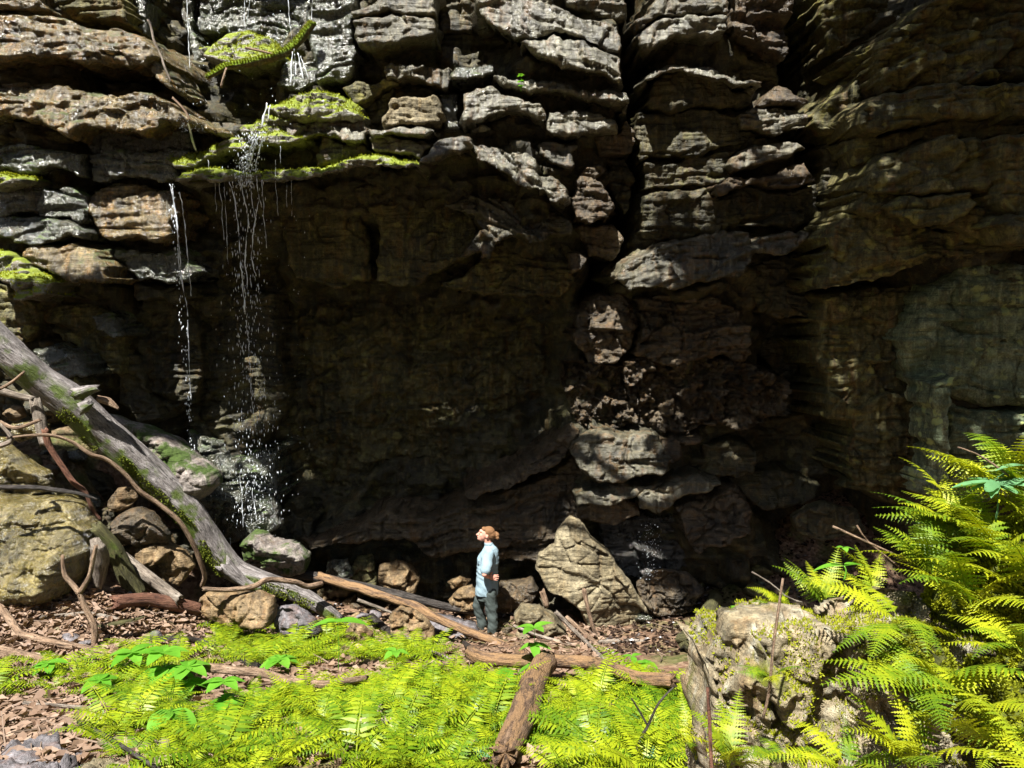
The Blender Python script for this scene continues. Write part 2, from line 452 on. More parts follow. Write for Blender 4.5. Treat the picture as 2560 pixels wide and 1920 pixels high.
def stone(name, px, Y, thick, mat, label=None, cat=None, seed=1, jag=0.08, res=0.02, facets=7, sharp=0.8, parent=None, tilt=(0, 0), group=None, world=None, **rel):
    """a free boulder: traced outline, faceted front and back, closed all round"""
    pts = [at(a, b, Y)[[0, 2]] for a, b in px] if world is None else world
    P = fractal_poly(pts, seed, jag, 0.05)
    area = 0.5 * np.sum(P[:, 0] * np.roll(P[:, 1], -1) - np.roll(P[:, 0], -1) * P[:, 1])
    if area < 0: P = P[::-1]
    x, z, sd, q, border, bv = outline_grid(P, res)
    c = P.mean(0); rs = np.random.RandomState(seed + 50)
    R = sd.max() * sharp
    prof = np.sqrt(np.clip(1 - (1 - np.clip(sd / R, 0, 1)) ** 2, 0, 1))
    ext = (P.max(0) - P.min(0)) / 2
    rl = dict(strata=0.015, flute=0.0, lump=0.05, chunk=0.055, groove=0.03, fine=0.02, cell=(2.2, 2.4)); rl.update(rel)
    n = len(x)
    def side(sg, sd_):
        h = thick * prof
        for i in range(facets):
            a = rs.uniform(0, 2 * math.pi); sl = rs.uniform(0.2, 0.9)
            nx_, nz_ = math.cos(a) * sl, math.sin(a) * sl
            d0 = rs.uniform(0.55, 0.95) * thick
            h = np.minimum(h, np.maximum(d0 - ((x - c[0]) * nx_ / max(ext[0], .05) + (z - c[1]) * nz_ / max(ext[1], .05)) * thick * 0.7, 0.06 * thick))
        h = np.where(np.isin(np.arange(n), bv), 0, h)
        rel_ = rock_relief(x, z, sd_, **rl) * np.clip(sd / (0.25 * R), 0.15, 1)
        return Y + tilt[0] * (x - c[0]) + tilt[1] * (z - c[1]) + sg * (h - (rel_ if sg < 0 else rel_))
    yf = side(-1, seed); yb = side(1, seed + 31)
    isb = np.isin(np.arange(n), bv)
    yb = np.where(isb, yf, yb)
    bmap = np.where(isb, np.arange(n), n + np.arange(n))
    V = np.concatenate([np.stack([x, yf, z], 1), np.stack([x, yb, z], 1)])
    Fc = np.concatenate([q, bmap[q][:, ::-1]])
    used = np.unique(Fc); rm = np.full(len(V), -1); rm[used] = np.arange(len(used))
    V = V[used]; Fc = rm[Fc]
    o0 = np.array([c[0], Y, z.min()])
    o = mesh_obj(name, V - o0, Fc, M[mat], parent)
    o.location = o0
    if label: tag(o, label, cat or 'boulder', group)
    return o

CLIFF = empty("cliff")
tag(CLIFF, "layered rock cliff with overhanging ledges behind the waterfall", kind="structure")

def B(px, Y, mat='grey', **kw):
    return block(kw.pop('name', 'rock_ledge'), px, Y, mat, **kw)

# ---- left wall, beside the waterfall (wet, ochre)
B([(100,-40),(285,-40),(312,30),(318,55),(262,46),(176,40),(120,20)], 12.9, 'olive')
B([(-60,-40),(90,-40),(110,18),(60,22),(-60,20)], 12.5, 'wet')
B([(-60,25),(115,25),(172,45),(262,50),(312,62),(361,98),(385,135),(361,164),(205,160),(40,156),(-60,164)], 12.0, 'wet', tilt=(0.10, 0.42), r=0.07, flute=0.02)
B([(361,98),(385,135),(420,205),(428,222),(400,205),(375,165)], 12.15, 'wet', tilt=(0.5, 0.3), thick=1.0)
B([(-60,197),(62,193),(139,205),(197,221),(262,230),(361,223),(394,238),(443,271),(484,303),(530,325),(566,332),(463,312),(410,297),(390,320),(361,340),(340,330),(287,328),(217,312),(176,348),(150,330),(107,303),(60,300),(-60,308)], 12.0, 'wet', tilt=(0.05, 0.4), r=0.06, flute=0.04)
B([(200,330),(330,338),(440,318),(476,330),(478,372),(369,377),(223,381)], 12.6, 'wetgreen')
B([(-60,315),(140,325),(180,352),(100,362),(-60,352)], 12.5, 'olive')
B([(223,385),(369,379),(470,374),(430,410),(440,445),(394,455),(328,443),(225,450)], 12.35, 'wetgreen', tilt=(0, 0.12))
B([(-60,357),(41,355),(102,369),(176,377),(201,381),(203,435),(197,443),(156,418),(123,414),(90,430),(-60,440)], 12.2, 'wetgreen', tilt=(0, 0.2))
B([(-60,443),(50,443),(58,452),(25,466),(-60,468)], 11.9, 'mossy')
B([(-60,466),(61,455),(164,463),(201,484),(205,549),(197,562),(172,541),(131,545),(111,541),(82,529),(-60,530)], 12.3, 'wetgreen', tilt=(0, 0.15))
B([(221,471),(238,463),(369,467),(422,467),(435,533),(430,582),(406,607),(369,603),(320,595),(262,595),(246,582),(221,533)], 12.4, 'wet', tilt=(0.05, 0.3), r=0.06, flute=0.025, chunk=0.03)
B([(-60,545),(33,537),(82,537),(135,549),(176,558),(213,607),(230,619),(205,597),(172,586),(135,603),(82,615),(-60,603)], 12.2, 'wetgreen', tilt=(0, 0.35))
B([(45,620),(70,611),(131,615),(230,623),(262,664),(270,701),(262,710),(205,701),(193,710),(135,685),(82,665),(53,648)], 12.1, 'wet', tilt=(0, 0.4), r=0.06, flute=0.03)
B([(-60,625),(0,630),(41,644),(70,677),(135,706),(119,738),(41,751),(33,714),(-60,690)], 11.9, 'mossy', tilt=(0.1, 0.5))
B([(287,619),(435,615),(459,656),(488,681),(471,706),(410,710),(369,693),(344,701),(324,681),(290,650)], 12.6, 'wetgreen', tilt=(0, 0.1))
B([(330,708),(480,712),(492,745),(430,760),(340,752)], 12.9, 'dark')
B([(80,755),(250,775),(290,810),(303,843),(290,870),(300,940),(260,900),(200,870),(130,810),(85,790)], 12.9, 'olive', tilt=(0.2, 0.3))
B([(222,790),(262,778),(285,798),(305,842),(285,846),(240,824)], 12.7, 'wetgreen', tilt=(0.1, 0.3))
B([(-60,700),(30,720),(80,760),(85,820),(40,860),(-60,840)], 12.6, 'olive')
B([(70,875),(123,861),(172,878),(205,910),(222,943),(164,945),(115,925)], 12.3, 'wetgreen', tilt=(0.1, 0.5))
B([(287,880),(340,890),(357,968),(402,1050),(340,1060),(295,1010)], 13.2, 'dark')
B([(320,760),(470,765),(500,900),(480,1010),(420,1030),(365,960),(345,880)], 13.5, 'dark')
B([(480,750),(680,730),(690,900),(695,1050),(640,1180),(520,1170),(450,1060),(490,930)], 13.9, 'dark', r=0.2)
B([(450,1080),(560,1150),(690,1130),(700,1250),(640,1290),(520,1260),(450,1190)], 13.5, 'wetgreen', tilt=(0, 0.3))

# ---- alcove behind the upper fall
B([(300,-40),(355,-40),(362,85),(330,62)], 13.4, 'wetgreen')
B([(365,-40),(420,-40),(410,160),(440,260),(400,215),(380,120)], 14.3, 'dark')
B([(460,-40),(486,-40),(488,240),(468,250)], 13.9, 'wetgreen')
B([(496,-40),(780,-40),(784,60),(780,140),(690,150),(680,110),(600,105),(560,70),(500,80)], 13.9, 'wetgreen', tilt=(0, 0.1), flute=0.04)
B([(566,74),(607,70),(664,82),(681,111),(705,135),(672,160),(615,160),(574,168),(541,152),(504,139),(492,119),(545,90)], 13.1, 'mossy', tilt=(0, 0.4))
B([(700,150),(785,140),(790,205),(770,215),(720,225),(690,210)], 13.3, 'wetgreen')
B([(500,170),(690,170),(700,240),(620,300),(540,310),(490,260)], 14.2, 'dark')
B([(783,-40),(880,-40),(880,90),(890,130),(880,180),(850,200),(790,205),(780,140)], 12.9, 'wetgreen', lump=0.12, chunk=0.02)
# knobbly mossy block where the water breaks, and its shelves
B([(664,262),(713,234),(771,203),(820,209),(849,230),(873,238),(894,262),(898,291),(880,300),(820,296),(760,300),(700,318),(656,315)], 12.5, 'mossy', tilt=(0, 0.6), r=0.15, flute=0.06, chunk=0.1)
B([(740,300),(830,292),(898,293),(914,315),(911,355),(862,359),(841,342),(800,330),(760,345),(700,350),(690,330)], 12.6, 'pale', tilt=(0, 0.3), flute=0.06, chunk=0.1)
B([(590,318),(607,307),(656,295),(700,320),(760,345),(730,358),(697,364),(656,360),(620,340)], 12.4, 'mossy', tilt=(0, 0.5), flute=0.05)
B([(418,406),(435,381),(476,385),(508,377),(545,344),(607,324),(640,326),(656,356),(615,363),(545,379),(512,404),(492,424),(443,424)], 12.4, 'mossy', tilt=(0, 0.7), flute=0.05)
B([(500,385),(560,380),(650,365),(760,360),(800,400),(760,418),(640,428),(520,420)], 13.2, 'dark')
B([(800,335),(862,362),(905,360),(930,385),(880,392),(835,405),(790,415)], 12.9, 'grey')
B([(445,443),(459,430),(504,418),(574,426),(640,428),(697,420),(758,414),(800,416),(835,402),(861,390),(882,388),(923,376),(985,386),(1046,404),(1054,414),(1000,416),(950,406),(900,410),(861,420),(835,431),(800,443),(760,453),(656,457),(574,453),(492,451),(447,458)], 12.15, 'mossy', tilt=(0, 0.9), under=0.3, thick=2.2, r=0.08, flute=0.05)
B([(920,340),(960,330),(1050,345),(1080,362),(1050,400),(985,384),(930,372)], 12.6, 'grey', tilt=(0, 0.2))
# long overhanging lip over the cave
B([(1046,412),(1079,369),(1112,340),(1153,332),(1175,338),(1182,362),(1150,379),(1107,396),(1079,408)], 12.05, 'pale', tilt=(0.1, 0.4), under=0.25, thick=2.4, flute=0.03)
B([(1177,342),(1210,349),(1251,361),(1284,377),(1321,373),(1341,394),(1341,426),(1354,471),(1366,480),(1415,492),(1419,504),(1390,517),(1374,508),(1358,482),(1325,473),(1292,457),(1259,428),(1226,404),(1190,387),(1180,362)], 12.0, 'pale', tilt=(0.05, 0.45), under=0.3, thick=2.4, flute=0.03, chunk=0.1, dip=-0.6)
B([(440,470),(700,475),(900,470),(1080,430),(1180,415),(1300,490),(1340,520),(1100,530),(800,540),(620,560),(460,560)], 13.5, 'dark', tilt=(0, -0.6), lump=0.06)
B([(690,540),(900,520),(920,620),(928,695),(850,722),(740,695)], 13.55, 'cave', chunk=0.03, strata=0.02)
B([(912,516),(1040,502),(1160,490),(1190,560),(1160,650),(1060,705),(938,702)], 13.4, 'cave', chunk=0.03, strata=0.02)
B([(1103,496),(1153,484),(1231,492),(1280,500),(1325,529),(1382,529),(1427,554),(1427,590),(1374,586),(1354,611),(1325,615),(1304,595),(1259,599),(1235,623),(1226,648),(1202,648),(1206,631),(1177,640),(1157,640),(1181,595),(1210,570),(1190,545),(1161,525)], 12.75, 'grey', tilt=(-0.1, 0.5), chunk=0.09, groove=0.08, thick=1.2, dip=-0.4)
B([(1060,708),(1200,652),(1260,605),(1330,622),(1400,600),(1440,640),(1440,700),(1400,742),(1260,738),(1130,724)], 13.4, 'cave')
B([(1423,631),(1446,628),(1468,644),(1446,676),(1428,684)], 12.9, 'brown', tilt=(0, 0.4))

# ---- middle of the cliff, sunlit layered blocks
B([(878,29),(935,4),(976,-40),(1087,-40),(1089,36),(1040,34),(976,24),(930,34),(884,44)], 12.6, 'grey', tilt=(0, 0.2))
B([(880,46),(935,38),(976,26),(1040,38),(1089,42),(1091,78),(1046,94),(997,107),(943,115),(894,111),(882,82)], 12.5, 'grey', tilt=(0, 0.2), strata=0.07, groove=0.07)
B([(885,120),(1000,112),(1092,90),(1190,40),(1290,115),(1230,150),(1120,160),(960,158),(890,190)], 13.6, 'dark')
B([(1092,-40),(1185,-40),(1196,40),(1180,80),(1100,85)], 13.4, 'dark')
B([(1190,0),(1225,-40),(1366,-40),(1407,12),(1436,25),(1489,41),(1546,53),(1550,131),(1497,115),(1440,90),(1386,76),(1340,95),(1288,103),(1243,78),(1202,37)], 12.2, 'pale', tilt=(0.08, 0.3), flute=0.03, dip=-0.35, under=0.3)
B([(1386,80),(1440,94),(1497,119),(1550,135),(1558,201),(1546,205),(1497,176),(1440,168),(1403,168),(1374,148),(1325,127),(1292,106),(1345,98)], 12.1, 'pale', tilt=(0.08, 0.25), flute=0.045, dip=-0.35, under=0.3, strata=0.025)
B([(1380,-40),(1560,-40),(1568,45),(1500,38),(1420,10)], 12.7, 'grey')
B([(960,160),(980,156),(1013,160),(1054,160),(1120,164),(1124,193),(1120,221),(1087,213),(1054,201),(1013,189),(997,201),(964,193)], 12.7, 'grey', flute=0.09, tilt=(0, 0.2))
B([(1124,189),(1140,164),(1202,160),(1210,152),(1231,152),(1235,176),(1206,193),(1161,201),(1128,197)], 12.5, 'wetgreen', tilt=(0, 0.4))
B([(853,217),(923,205),(964,195),(1000,207),(923,248),(882,264)], 12.9, 'olive')
B([(905,262),(960,235),(990,215),(1100,225),(1080,236),(1000,245),(960,300),(915,310)], 13.2, 'dark')
B([(1231,180),(1251,183),(1300,199),(1350,199),(1395,199),(1440,207),(1497,224),(1563,236),(1573,269),(1518,256),(1456,244),(1415,232),(1350,223),(1304,223),(1251,203)], 12.35, 'pale', flute=0.07, tilt=(0, 0.5), dip=-0.2)
B([(956,295),(976,246),(997,242),(1046,238),(1083,230),(1095,246),(1112,287),(1095,303),(1046,312),(1005,308),(956,316)], 12.5, 'tan', tilt=(0.05, 0.2), name='rock_block')
B([(919,320),(964,324),(997,312),(1054,312),(1095,324),(1062,338),(997,334),(964,332),(935,347),(911,314)], 12.4, 'pale', tilt=(0, 0.6))
B([(1099,234),(1140,230),(1146,318),(1108,322)], 12.9, 'wetgreen', name='rock_block')
B([(1153,303),(1157,230),(1190,213),(1231,205),(1263,230),(1292,238),(1349,254),(1366,287),(1362,303),(1333,291),(1300,275),(1259,279),(1226,287),(1210,303),(1161,308)], 12.4, 'pale', tilt=(0.05, 0.3), name='rock_block')
B([(1177,318),(1210,309),(1233,317),(1215,326),(1185,326)], 12.5, 'grey', name='rock_block')
B([(1215,300),(1265,285),(1330,298),(1362,312),(1340,350),(1270,350),(1220,335)], 13.3, 'dark')
B([(1370,299),(1374,279),(1440,271),(1497,279),(1538,295),(1550,328),(1513,324),(1472,328),(1448,338),(1395,336),(1366,324)], 12.45, 'pale', tilt=(0.1, 0.25), name='rock_block', flute=0.03)
B([(1475,334),(1550,330),(1565,300),(1590,330),(1580,380),(1500,385)], 12.9, 'brown')
B([(1345,353),(1374,350),(1415,358),(1448,361),(1431,377),(1436,410),(1431,426),(1407,414),(1374,402),(1349,381)], 12.6, 'grey', tilt=(0, 0.3), groove=0.1, strata=0.08)
B([(1349,441),(1382,437),(1407,459),(1423,492),(1415,500),(1382,486),(1354,473)], 12.3, 'grey', tilt=(0, 0.3))
B([(1431,508),(1440,451),(1472,410),(1505,402),(1522,418),(1489,443),(1513,471),(1538,517),(1522,545),(1476,562),(1440,545)], 12.7, 'brown', tilt=(0.1, 0.25), chunk=0.1)
B([(1440,385),(1560,390),(1590,450),(1560,540),(1530,470),(1500,440),(1530,415),(1505,398)], 13.3, 'dark')
B([(1430,560),(1530,560),(1560,600),(1530,650),(1470,640)], 13.2, 'brown')

# ---- right-hand column of the middle
B([(1583,62),(1620,37),(1640,-40),(1820,-40),(1822,30),(1730,28),(1660,40),(1610,70),(1588,80)], 12.35, 'grey', tilt=(0, 0.2), strata=0.07)
B([(1590,84),(1614,72),(1664,44),(1735,32),(1822,34),(1822,66),(1795,78),(1742,78),(1693,82),(1665,100),(1616,123),(1600,112)], 12.25, 'pale', tilt=(0, 0.25), strata=0.05, groove=0.09)
B([(1824,-40),(1972,-40),(1976,82),(1963,148),(1926,119),(1865,98),(1832,82)], 12.8, 'brown', strata=0.09, chunk=0.1)
B([(1608,126),(1670,104),(1750,84),(1826,90),(1920,125),(1940,205),(1840,205),(1760,152),(1690,144),(1620,178)], 13.4, 'dark')
B([(1608,207),(1624,180),(1673,152),(1697,146),(1758,154),(1800,166),(1818,188),(1838,207),(1898,211),(1898,224),(1836,224),(1810,198),(1760,184),(1700,170),(1662,180),(1628,205)], 12.45, 'pale', tilt=(0, 0.8), r=0.05, under=0.3)
B([(1612,262),(1632,205),(1665,186),(1700,178),(1758,190),(1806,204),(1830,228),(1885,228),(1880,262),(1800,265),(1720,268)], 12.85, 'dark', strata=0.02, chunk=0.03, lump=0.12)
B([(1890,262),(1922,230),(1939,213),(1972,213),(1988,238),(2029,258),(2008,264),(1976,258)], 12.75, 'brown', tilt=(0, 0.3))
B([(1853,283),(1881,267),(1939,262),(1976,267),(2021,271),(2025,308),(2000,320),(1972,316),(1939,340),(1906,328),(1857,320)], 12.7, 'grey', tilt=(0.05, 0.25), strata=0.08, groove=0.1)
B([(1596,278),(1720,272),(1850,286),(1855,325),(1900,335),(1850,360),(1720,388),(1600,400)], 13.0, 'dark', chunk=0.03)
B([(1610,405),(1720,392),(1855,365),(1820,412),(1840,430),(1780,460),(1700,470),(1610,480)], 13.1, 'dark')
B([(1824,410),(1857,377),(1890,357),(1955,349),(1996,349),(2029,365),(2000,369),(1980,390),(1927,402),(1881,414),(1840,428)], 12.75, 'grey', tilt=(0, 0.4), strata=0.07)
B([(1783,463),(1840,437),(1900,445),(1960,420),(2020,400),(2045,450),(1960,470),(1890,455),(1832,474),(1795,494)], 12.8, 'brown', tilt=(0, 0.4), strata=0.08)
B([(1610,490),(1780,470),(1800,498),(1900,465),(2040,460),(2060,540),(1900,565),(1740,585),(1650,600),(1600,580)], 13.15, 'dark', strata=0.06)
B([(1560,660),(1600,640),(1660,607),(1742,590),(1881,574),(1886,607),(1906,595),(2013,582),(2070,558),(2017,603),(1996,619),(1939,640),(1890,631),(1877,656),(1840,697),(1742,705),(1660,722),(1570,732),(1540,700)], 12.7, 'grey', tilt=(0, 0.35), groove=0.09, strata=0.06, dip=0.15, under=0.3)
B([(1890,660),(1960,640),(2080,600),(2090,720),(2060,800),(1900,780),(1860,720)], 13.4, 'dark')
B([(1430,850),(1440,790),(1480,745),(1530,735),(1580,745),(1600,800),(1580,870),(1545,905),(1470,905)], 13.3, 'brown', tilt=(0, 0.1), chunk=0.11)
B([(1590,750),(1660,736),(1783,738),(1853,775),(1873,812),(1881,886),(1873,904),(1840,904),(1816,884),(1762,896),(1721,904),(1640,907),(1590,890),(1606,800)], 13.2, 'brown', tilt=(0.05, 0.1), chunk=0.12, groove=0.08)
B([(1560,905),(1700,908),(1880,905),(1980,960),(1960,1040),(1900,1060),(1760,1060),(1700,1092),(1650,1082),(1600,1060),(1570,980)], 13.5, 'brown', chunk=0.18, cell=(3.2, 3.6), fine=0.05)
B([(1400,900),(1470,905),(1560,915),(1575,1000),(1590,1060),(1520,1080),(1450,1060),(1420,1000)], 13.7, 'brown', chunk=0.18, cell=(3.2, 3.6), fine=0.05)
B([(1427,1132),(1456,1103),(1481,1095),(1522,1087),(1558,1095),(1620,1087),(1645,1091),(1681,1148),(1673,1177),(1620,1185),(1579,1193),(1530,1206),(1497,1206),(1440,1157)], 12.95, 'grey', tilt=(0, 0.3), name='rock_block', strata=0.02, chunk=0.09)
B([(1660,1100),(1758,1093),(1756,1107),(1703,1109),(1699,1150),(1676,1160)], 13.1, 'brown', name='rock_block')
B([(1760,1110),(1830,1100),(1900,1130),(1880,1180),(1800,1190),(1745,1175)], 13.6, 'dark', name='rock_block', tilt=(0, 0.4))
B([(1440,1240),(1522,1216),(1579,1214),(1700,1193),(1740,1198),(1700,1215),(1600,1232),(1560,1247),(1500,1262),(1440,1264)], 13.0, 'grey', tilt=(0, 0.7))
B([(1595,1243),(1620,1226),(1701,1209),(1734,1195),(1770,1202),(1810,1214),(1775,1232),(1701,1249),(1676,1269),(1640,1285),(1600,1272)], 12.9, 'grey', tilt=(0, 0.3), name='rock_block')
B([(1440,1262),(1560,1250),(1590,1262),(1600,1290),(1560,1305),(1450,1300)], 13.1, 'brown', strata=0.06)
B([(1690,1275),(1775,1250),(1860,1220),(1885,1270),(1860,1340),(1803,1365),(1742,1378),(1713,1342),(1705,1310)], 12.9, 'brown', tilt=(0, 0.5), name='rock_block', chunk=0.14, strata=0.07)
B([(1500,1310),(1600,1296),(1700,1300),(1710,1380),(1720,1420),(1650,1460),(1560,1440),(1510,1370)], 13.3, 'wetdark', tilt=(0, 0.2), name='rock_block', chunk=0.14, strata=0.06)
B([(1815,1195),(1900,1180),(2000,1190),(2060,1215),(2000,1260),(1900,1270),(1860,1240)], 13.7, 'dark', tilt=(0, 0.6))
B([(1900,1080),(2060,1060),(2080,1180),(2000,1190),(1900,1160)], 14.9, 'dark')

# ---- the cave wall under the overhang
B([(640,735),(820,722),(1000,722),(1250,742),(1420,748),(1440,800),(1405,900),(1440,1050),(1300,1190),(1190,1240),(1000,1290),(900,1310),(780,1300),(690,1250),(680,1100),(660,900)], 14.65, 'cave', tilt=(0, 0.04), r=0.5, lump=0.2, flute=0.05, chunk=0.08, strata=0.03, res=0.032, thick=2.0, name='cave_wall')
B([(1436,1062),(1452,1082),(1417,1134),(1368,1175),(1300,1208),(1230,1228),(1190,1245),(1130,1240),(1200,1210),(1284,1180),(1345,1144),(1390,1103),(1420,1070)], 13.2, 'brown', tilt=(-0.2, 0.7), under=0.3)
B([(740,1340),(900,1318),(1060,1300),(1190,1255),(1320,1215),(1435,1190),(1455,1240),(1455,1330),(1400,1392),(1300,1400),(1220,1387),(1150,1382),(1110,1402),(1070,1387),(1040,1362),(900,1360),(780,1372)], 13.3, 'brown', tilt=(0, 0.25), strata=0.09, groove=0.08, under=0.05, thick=2.4, dip=0.12)
B([(1380,1180),(1430,1140),(1445,1170),(1500,1210),(1440,1235),(1400,1230)], 13.5, 'brown')
B([(600,1300),(700,1270),(780,1305),(770,1370),(700,1400),(620,1380)], 13.5, 'dark', tilt=(0, 0.3))

# ---- the shaded right-hand cliff
B([(2062,-40),(2230,-40),(2226,25),(2172,82),(2111,119),(2070,123)], 13.2, 'olive')
B([(1985,-40),(2050,-40),(2060,240),(2010,240)], 14.4, 'dark')
B([(2040,280),(2080,250),(2150,190),(2215,120),(2226,70),(2300,120),(2246,203),(2172,258),(2160,330),(2120,340),(2060,330)], 12.7, 'olive')
B([(2226,66),(2287,33),(2398,-40),(2620,-40),(2620,190),(2500,200),(2357,193),(2300,205),(2246,202),(2232,150)], 11.6, 'olive', tilt=(-0.3, 0.1), r=0.12, chunk=0.12, lump=0.12)
B([(2172,262),(2246,207),(2300,209),(2439,207),(2513,220),(2533,262),(2500,287),(2398,295),(2275,308),(2193,320),(2168,295)], 11.5, 'olive', tilt=(-0.3, 0.3), r=0.1, lump=0.1)
B([(2515,200),(2620,185),(2620,285),(2545,285),(2538,262)], 10.9, 'olive')
B([(2170,325),(2280,312),(2500,291),(2620,288),(2620,330),(2400,335),(2250,362),(2180,392),(2165,350)], 11.7, 'olive', tilt=(-0.3, 0))
B([(2209,402),(2234,368),(2300,356),(2439,338),(2513,349),(2513,451),(2505,500),(2439,480),(2308,484),(2234,476),(2181,451)], 11.4, 'olive', tilt=(-0.3, 0.25), r=0.1, lump=0.1)
B([(2520,335),(2620,333),(2620,530),(2545,535),(2510,500),(2518,450)], 10.9, 'olive')
B([(2160,480),(2205,420),(2235,480),(2300,486),(2240,508),(2180,540),(2150,520)], 11.8, 'olive')
B([(2234,508),(2308,486),(2418,482),(2439,513),(2365,562),(2300,562),(2250,533)], 11.3, 'olive', tilt=(-0.2, 0.2))
B([(2510,560),(2545,540),(2620,532),(2620,612),(2540,605)], 10.7, 'olive')
B([(2440,515),(2505,505),(2510,600),(2440,590),(2370,565)], 11.4, 'olive')
B([(2085,720),(2100,580),(2144,520),(2226,512),(2300,566),(2440,592),(2620,615),(2620,650),(2420,645),(2300,660),(2200,700)], 11.8, 'olive', tilt=(-0.25, 0.0), under=0.3, thick=2.2)
B([(2050,370),(2110,350),(2165,395),(2150,520),(2090,600),(2060,560)], 13.0, 'dark')
B([(2064,740),(2110,724),(2250,720),(2330,700),(2350,800),(2290,850),(2270,950),(2330,1050),(2350,1240),(2150,1220),(2140,1050),(2080,1050),(2058,900)], 12.7, 'olive', tilt=(-0.1, 0), chunk=0.08, thick=2.2, flute=0.04)
B([(2280,850),(2330,730),(2420,650),(2540,655),(2620,650),(2620,820),(2620,1010),(2480,1020),(2385,990),(2310,960)], 11.9, 'lichen', tilt=(-0.25, 0), r=0.2, chunk=0.04)
B([(2390,1000),(2480,1028),(2620,1018),(2620,1260),(2400,1270),(2385,1120)], 11.9, 'lichen', tilt=(-0.25, 0), chunk=0.07)
B([(2340,960),(2400,940),(2388,1010),(2376,1080),(2378,1180),(2384,1250),(2335,1250),(2350,1150),(2346,1060)], 11.5, 'lichen', name='rock_column', thick=0.7, r=0.15, flute=0.05, strata=0.01, behind=None)
B([(1990,560),(2060,590),(2085,740),(2060,900),(2070,1060),(2000,1070),(1900,1060),(1980,960),(1890,880),(1880,800)], 14.6, 'dark', thick=2.0)

# ---- the wall behind the blocks, one sheet carried past the picture on every side
def wall_depth(x, z):
    num = np.zeros_like(x); den = np.zeros_like(x)
    for (bx, bz, by, hx, hz) in BLOCKS:
        dx = np.maximum(np.abs(x - bx) - hx * 0.8, 0); dz = np.maximum(np.abs(z - bz) - hz * 0.8, 0)
        w = np.exp(-(dx * dx + dz * dz) / (2 * 0.30 ** 2)) + 1e-5 / (1 + dx * dx + dz * dz)
        num += w * by; den += w
    return num / den
gx, gz = np.meshgrid(np.arange(-17, 17.01, 0.07), np.arange(-5.2, 15.01, 0.07), indexing='ij')
wx, wz = gx.ravel(), gz.ravel()
wy = np.concatenate([wall_depth(a, b) for a, b in zip(np.array_split(wx, 8), np.array_split(wz, 8))])
def along(pts, Y, half):
    """closeness to a traced vertical cleft"""
    P = np.array([at(a, b, Y)[[0, 2]] for a, b in pts]); xs = np.interp(wz, P[::-1, 1], P[::-1, 0])
    return np.exp(-((wx - xs) / half) ** 2) * sstep(P[-1, 1] - 0.4, P[-1, 1], wz)
wy = np.minimum(wy, 15.9)
wy = wy + 2.2 * along([(1585, -60), (1592, 250), (1575, 420), (1545, 580), (1500, 720)], 13, 0.20) + 2.4 * along([(2020, -60), (2030, 250), (2052, 420), (2066, 580), (2050, 760), (2010, 1000)], 13.3, 0.30)
wy = wy + 1.5 * along([(212, 330), (212, 560), (250, 640), (280, 720)], 12.5, 0.09)
wy = wy - 1.2 * sstep(7.0, 10.5, wz) - 1.8 * sstep(7, 15, np.abs(wx)) * sstep(-17, 0, -np.abs(wx))
wy = wy + rock_relief(wx, wz, 77, strata=0.07, lump=0.22, chunk=0.12, groove=0.07, flute=0.02, fine=0.03) * 1.2
nx_, nz_ = gx.shape
ii = np.arange(nx_ * nz_).reshape(nx_, nz_)
wq = np.stack([ii[:-1, :-1], ii[1:, :-1], ii[1:, 1:], ii[:-1, 1:]], -1).reshape(-1, 4)
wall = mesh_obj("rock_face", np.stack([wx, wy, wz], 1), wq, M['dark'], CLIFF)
# cliff top: a slab of ground running back so that no sky comes in from behind
cap = mesh_obj("cliff_top", [(-17, 11.2, 15), (17, 11.2, 15), (17, 40, 18), (-17, 40, 18)], [(0, 1, 2, 3)], M['olive'], CLIFF)
# ------------------------------------------------------------------ ground
def ground_z(x, y):
    x = np.asarray(x, float); y = np.asarray(y, float)
    z = -1.6 - 0.234 * np.minimum(y, 12.0) - 0.02 * np.clip(y - 12, 0, 5)
    z = z + 0.15 * np.exp(-((y - 12) / 1.2) ** 2) * 0.3
    z = z + sstep(2.2, 6.5, x) * sstep(11.4, 16, y) * 2.5
    z = z + sstep(-3.4, -7.6, x) * sstep(7.6, 13.2, y) * 3.3
    z = z - 1.5 * np.exp(-(((x + 5.7) / 0.95) ** 2 + ((y - 12.5) / 0.9) ** 2))
    z = z + 0.10 * pn(x * 0.55, y * 0.55, 3.3) + 0.04 * fbm(x * 2.1, y * 2.1, 8.8, 3)
    return z
def gp(px, py, lift=0.0):
    """where the line of sight through a photo pixel meets the ground"""
    d = ray(px, py)
    ts = np.linspace(1.5, 18, 420) / d[1]
    zz = d[2] * ts; g = ground_z(d[0] * ts, d[1] * ts) + lift
    hit = np.nonzero(zz < g)[0]
    i = hit[0] if len(hit) else len(ts) - 1
    if i == 0 or not len(hit): return d * ts[i]
    a, b = (zz - g)[i - 1], (zz - g)[i]
    return d * (ts[i - 1] + (ts[i] - ts[i - 1]) * a / (a - b))
def gps(px, py):
    """the same for many pixels at once"""
    u, v = (np.asarray(px) - 1280.0) / F, (960.0 - np.asarray(py)) / F
    D = np.stack([u, CP - v * SP, SP + v * CP], 1); D = D / D[:, 1:2]
    Y = np.full(len(D), 9.0)
    for i in range(24):
        Y = 0.5 * Y + 0.5 * np.clip(ground_z(D[:, 0] * Y, Y) / np.minimum(D[:, 2], -0.02), 2, 16)
    P = D * Y[:, None]; P[:, 2] = ground_z(P[:, 0], P[:, 1])
    return P

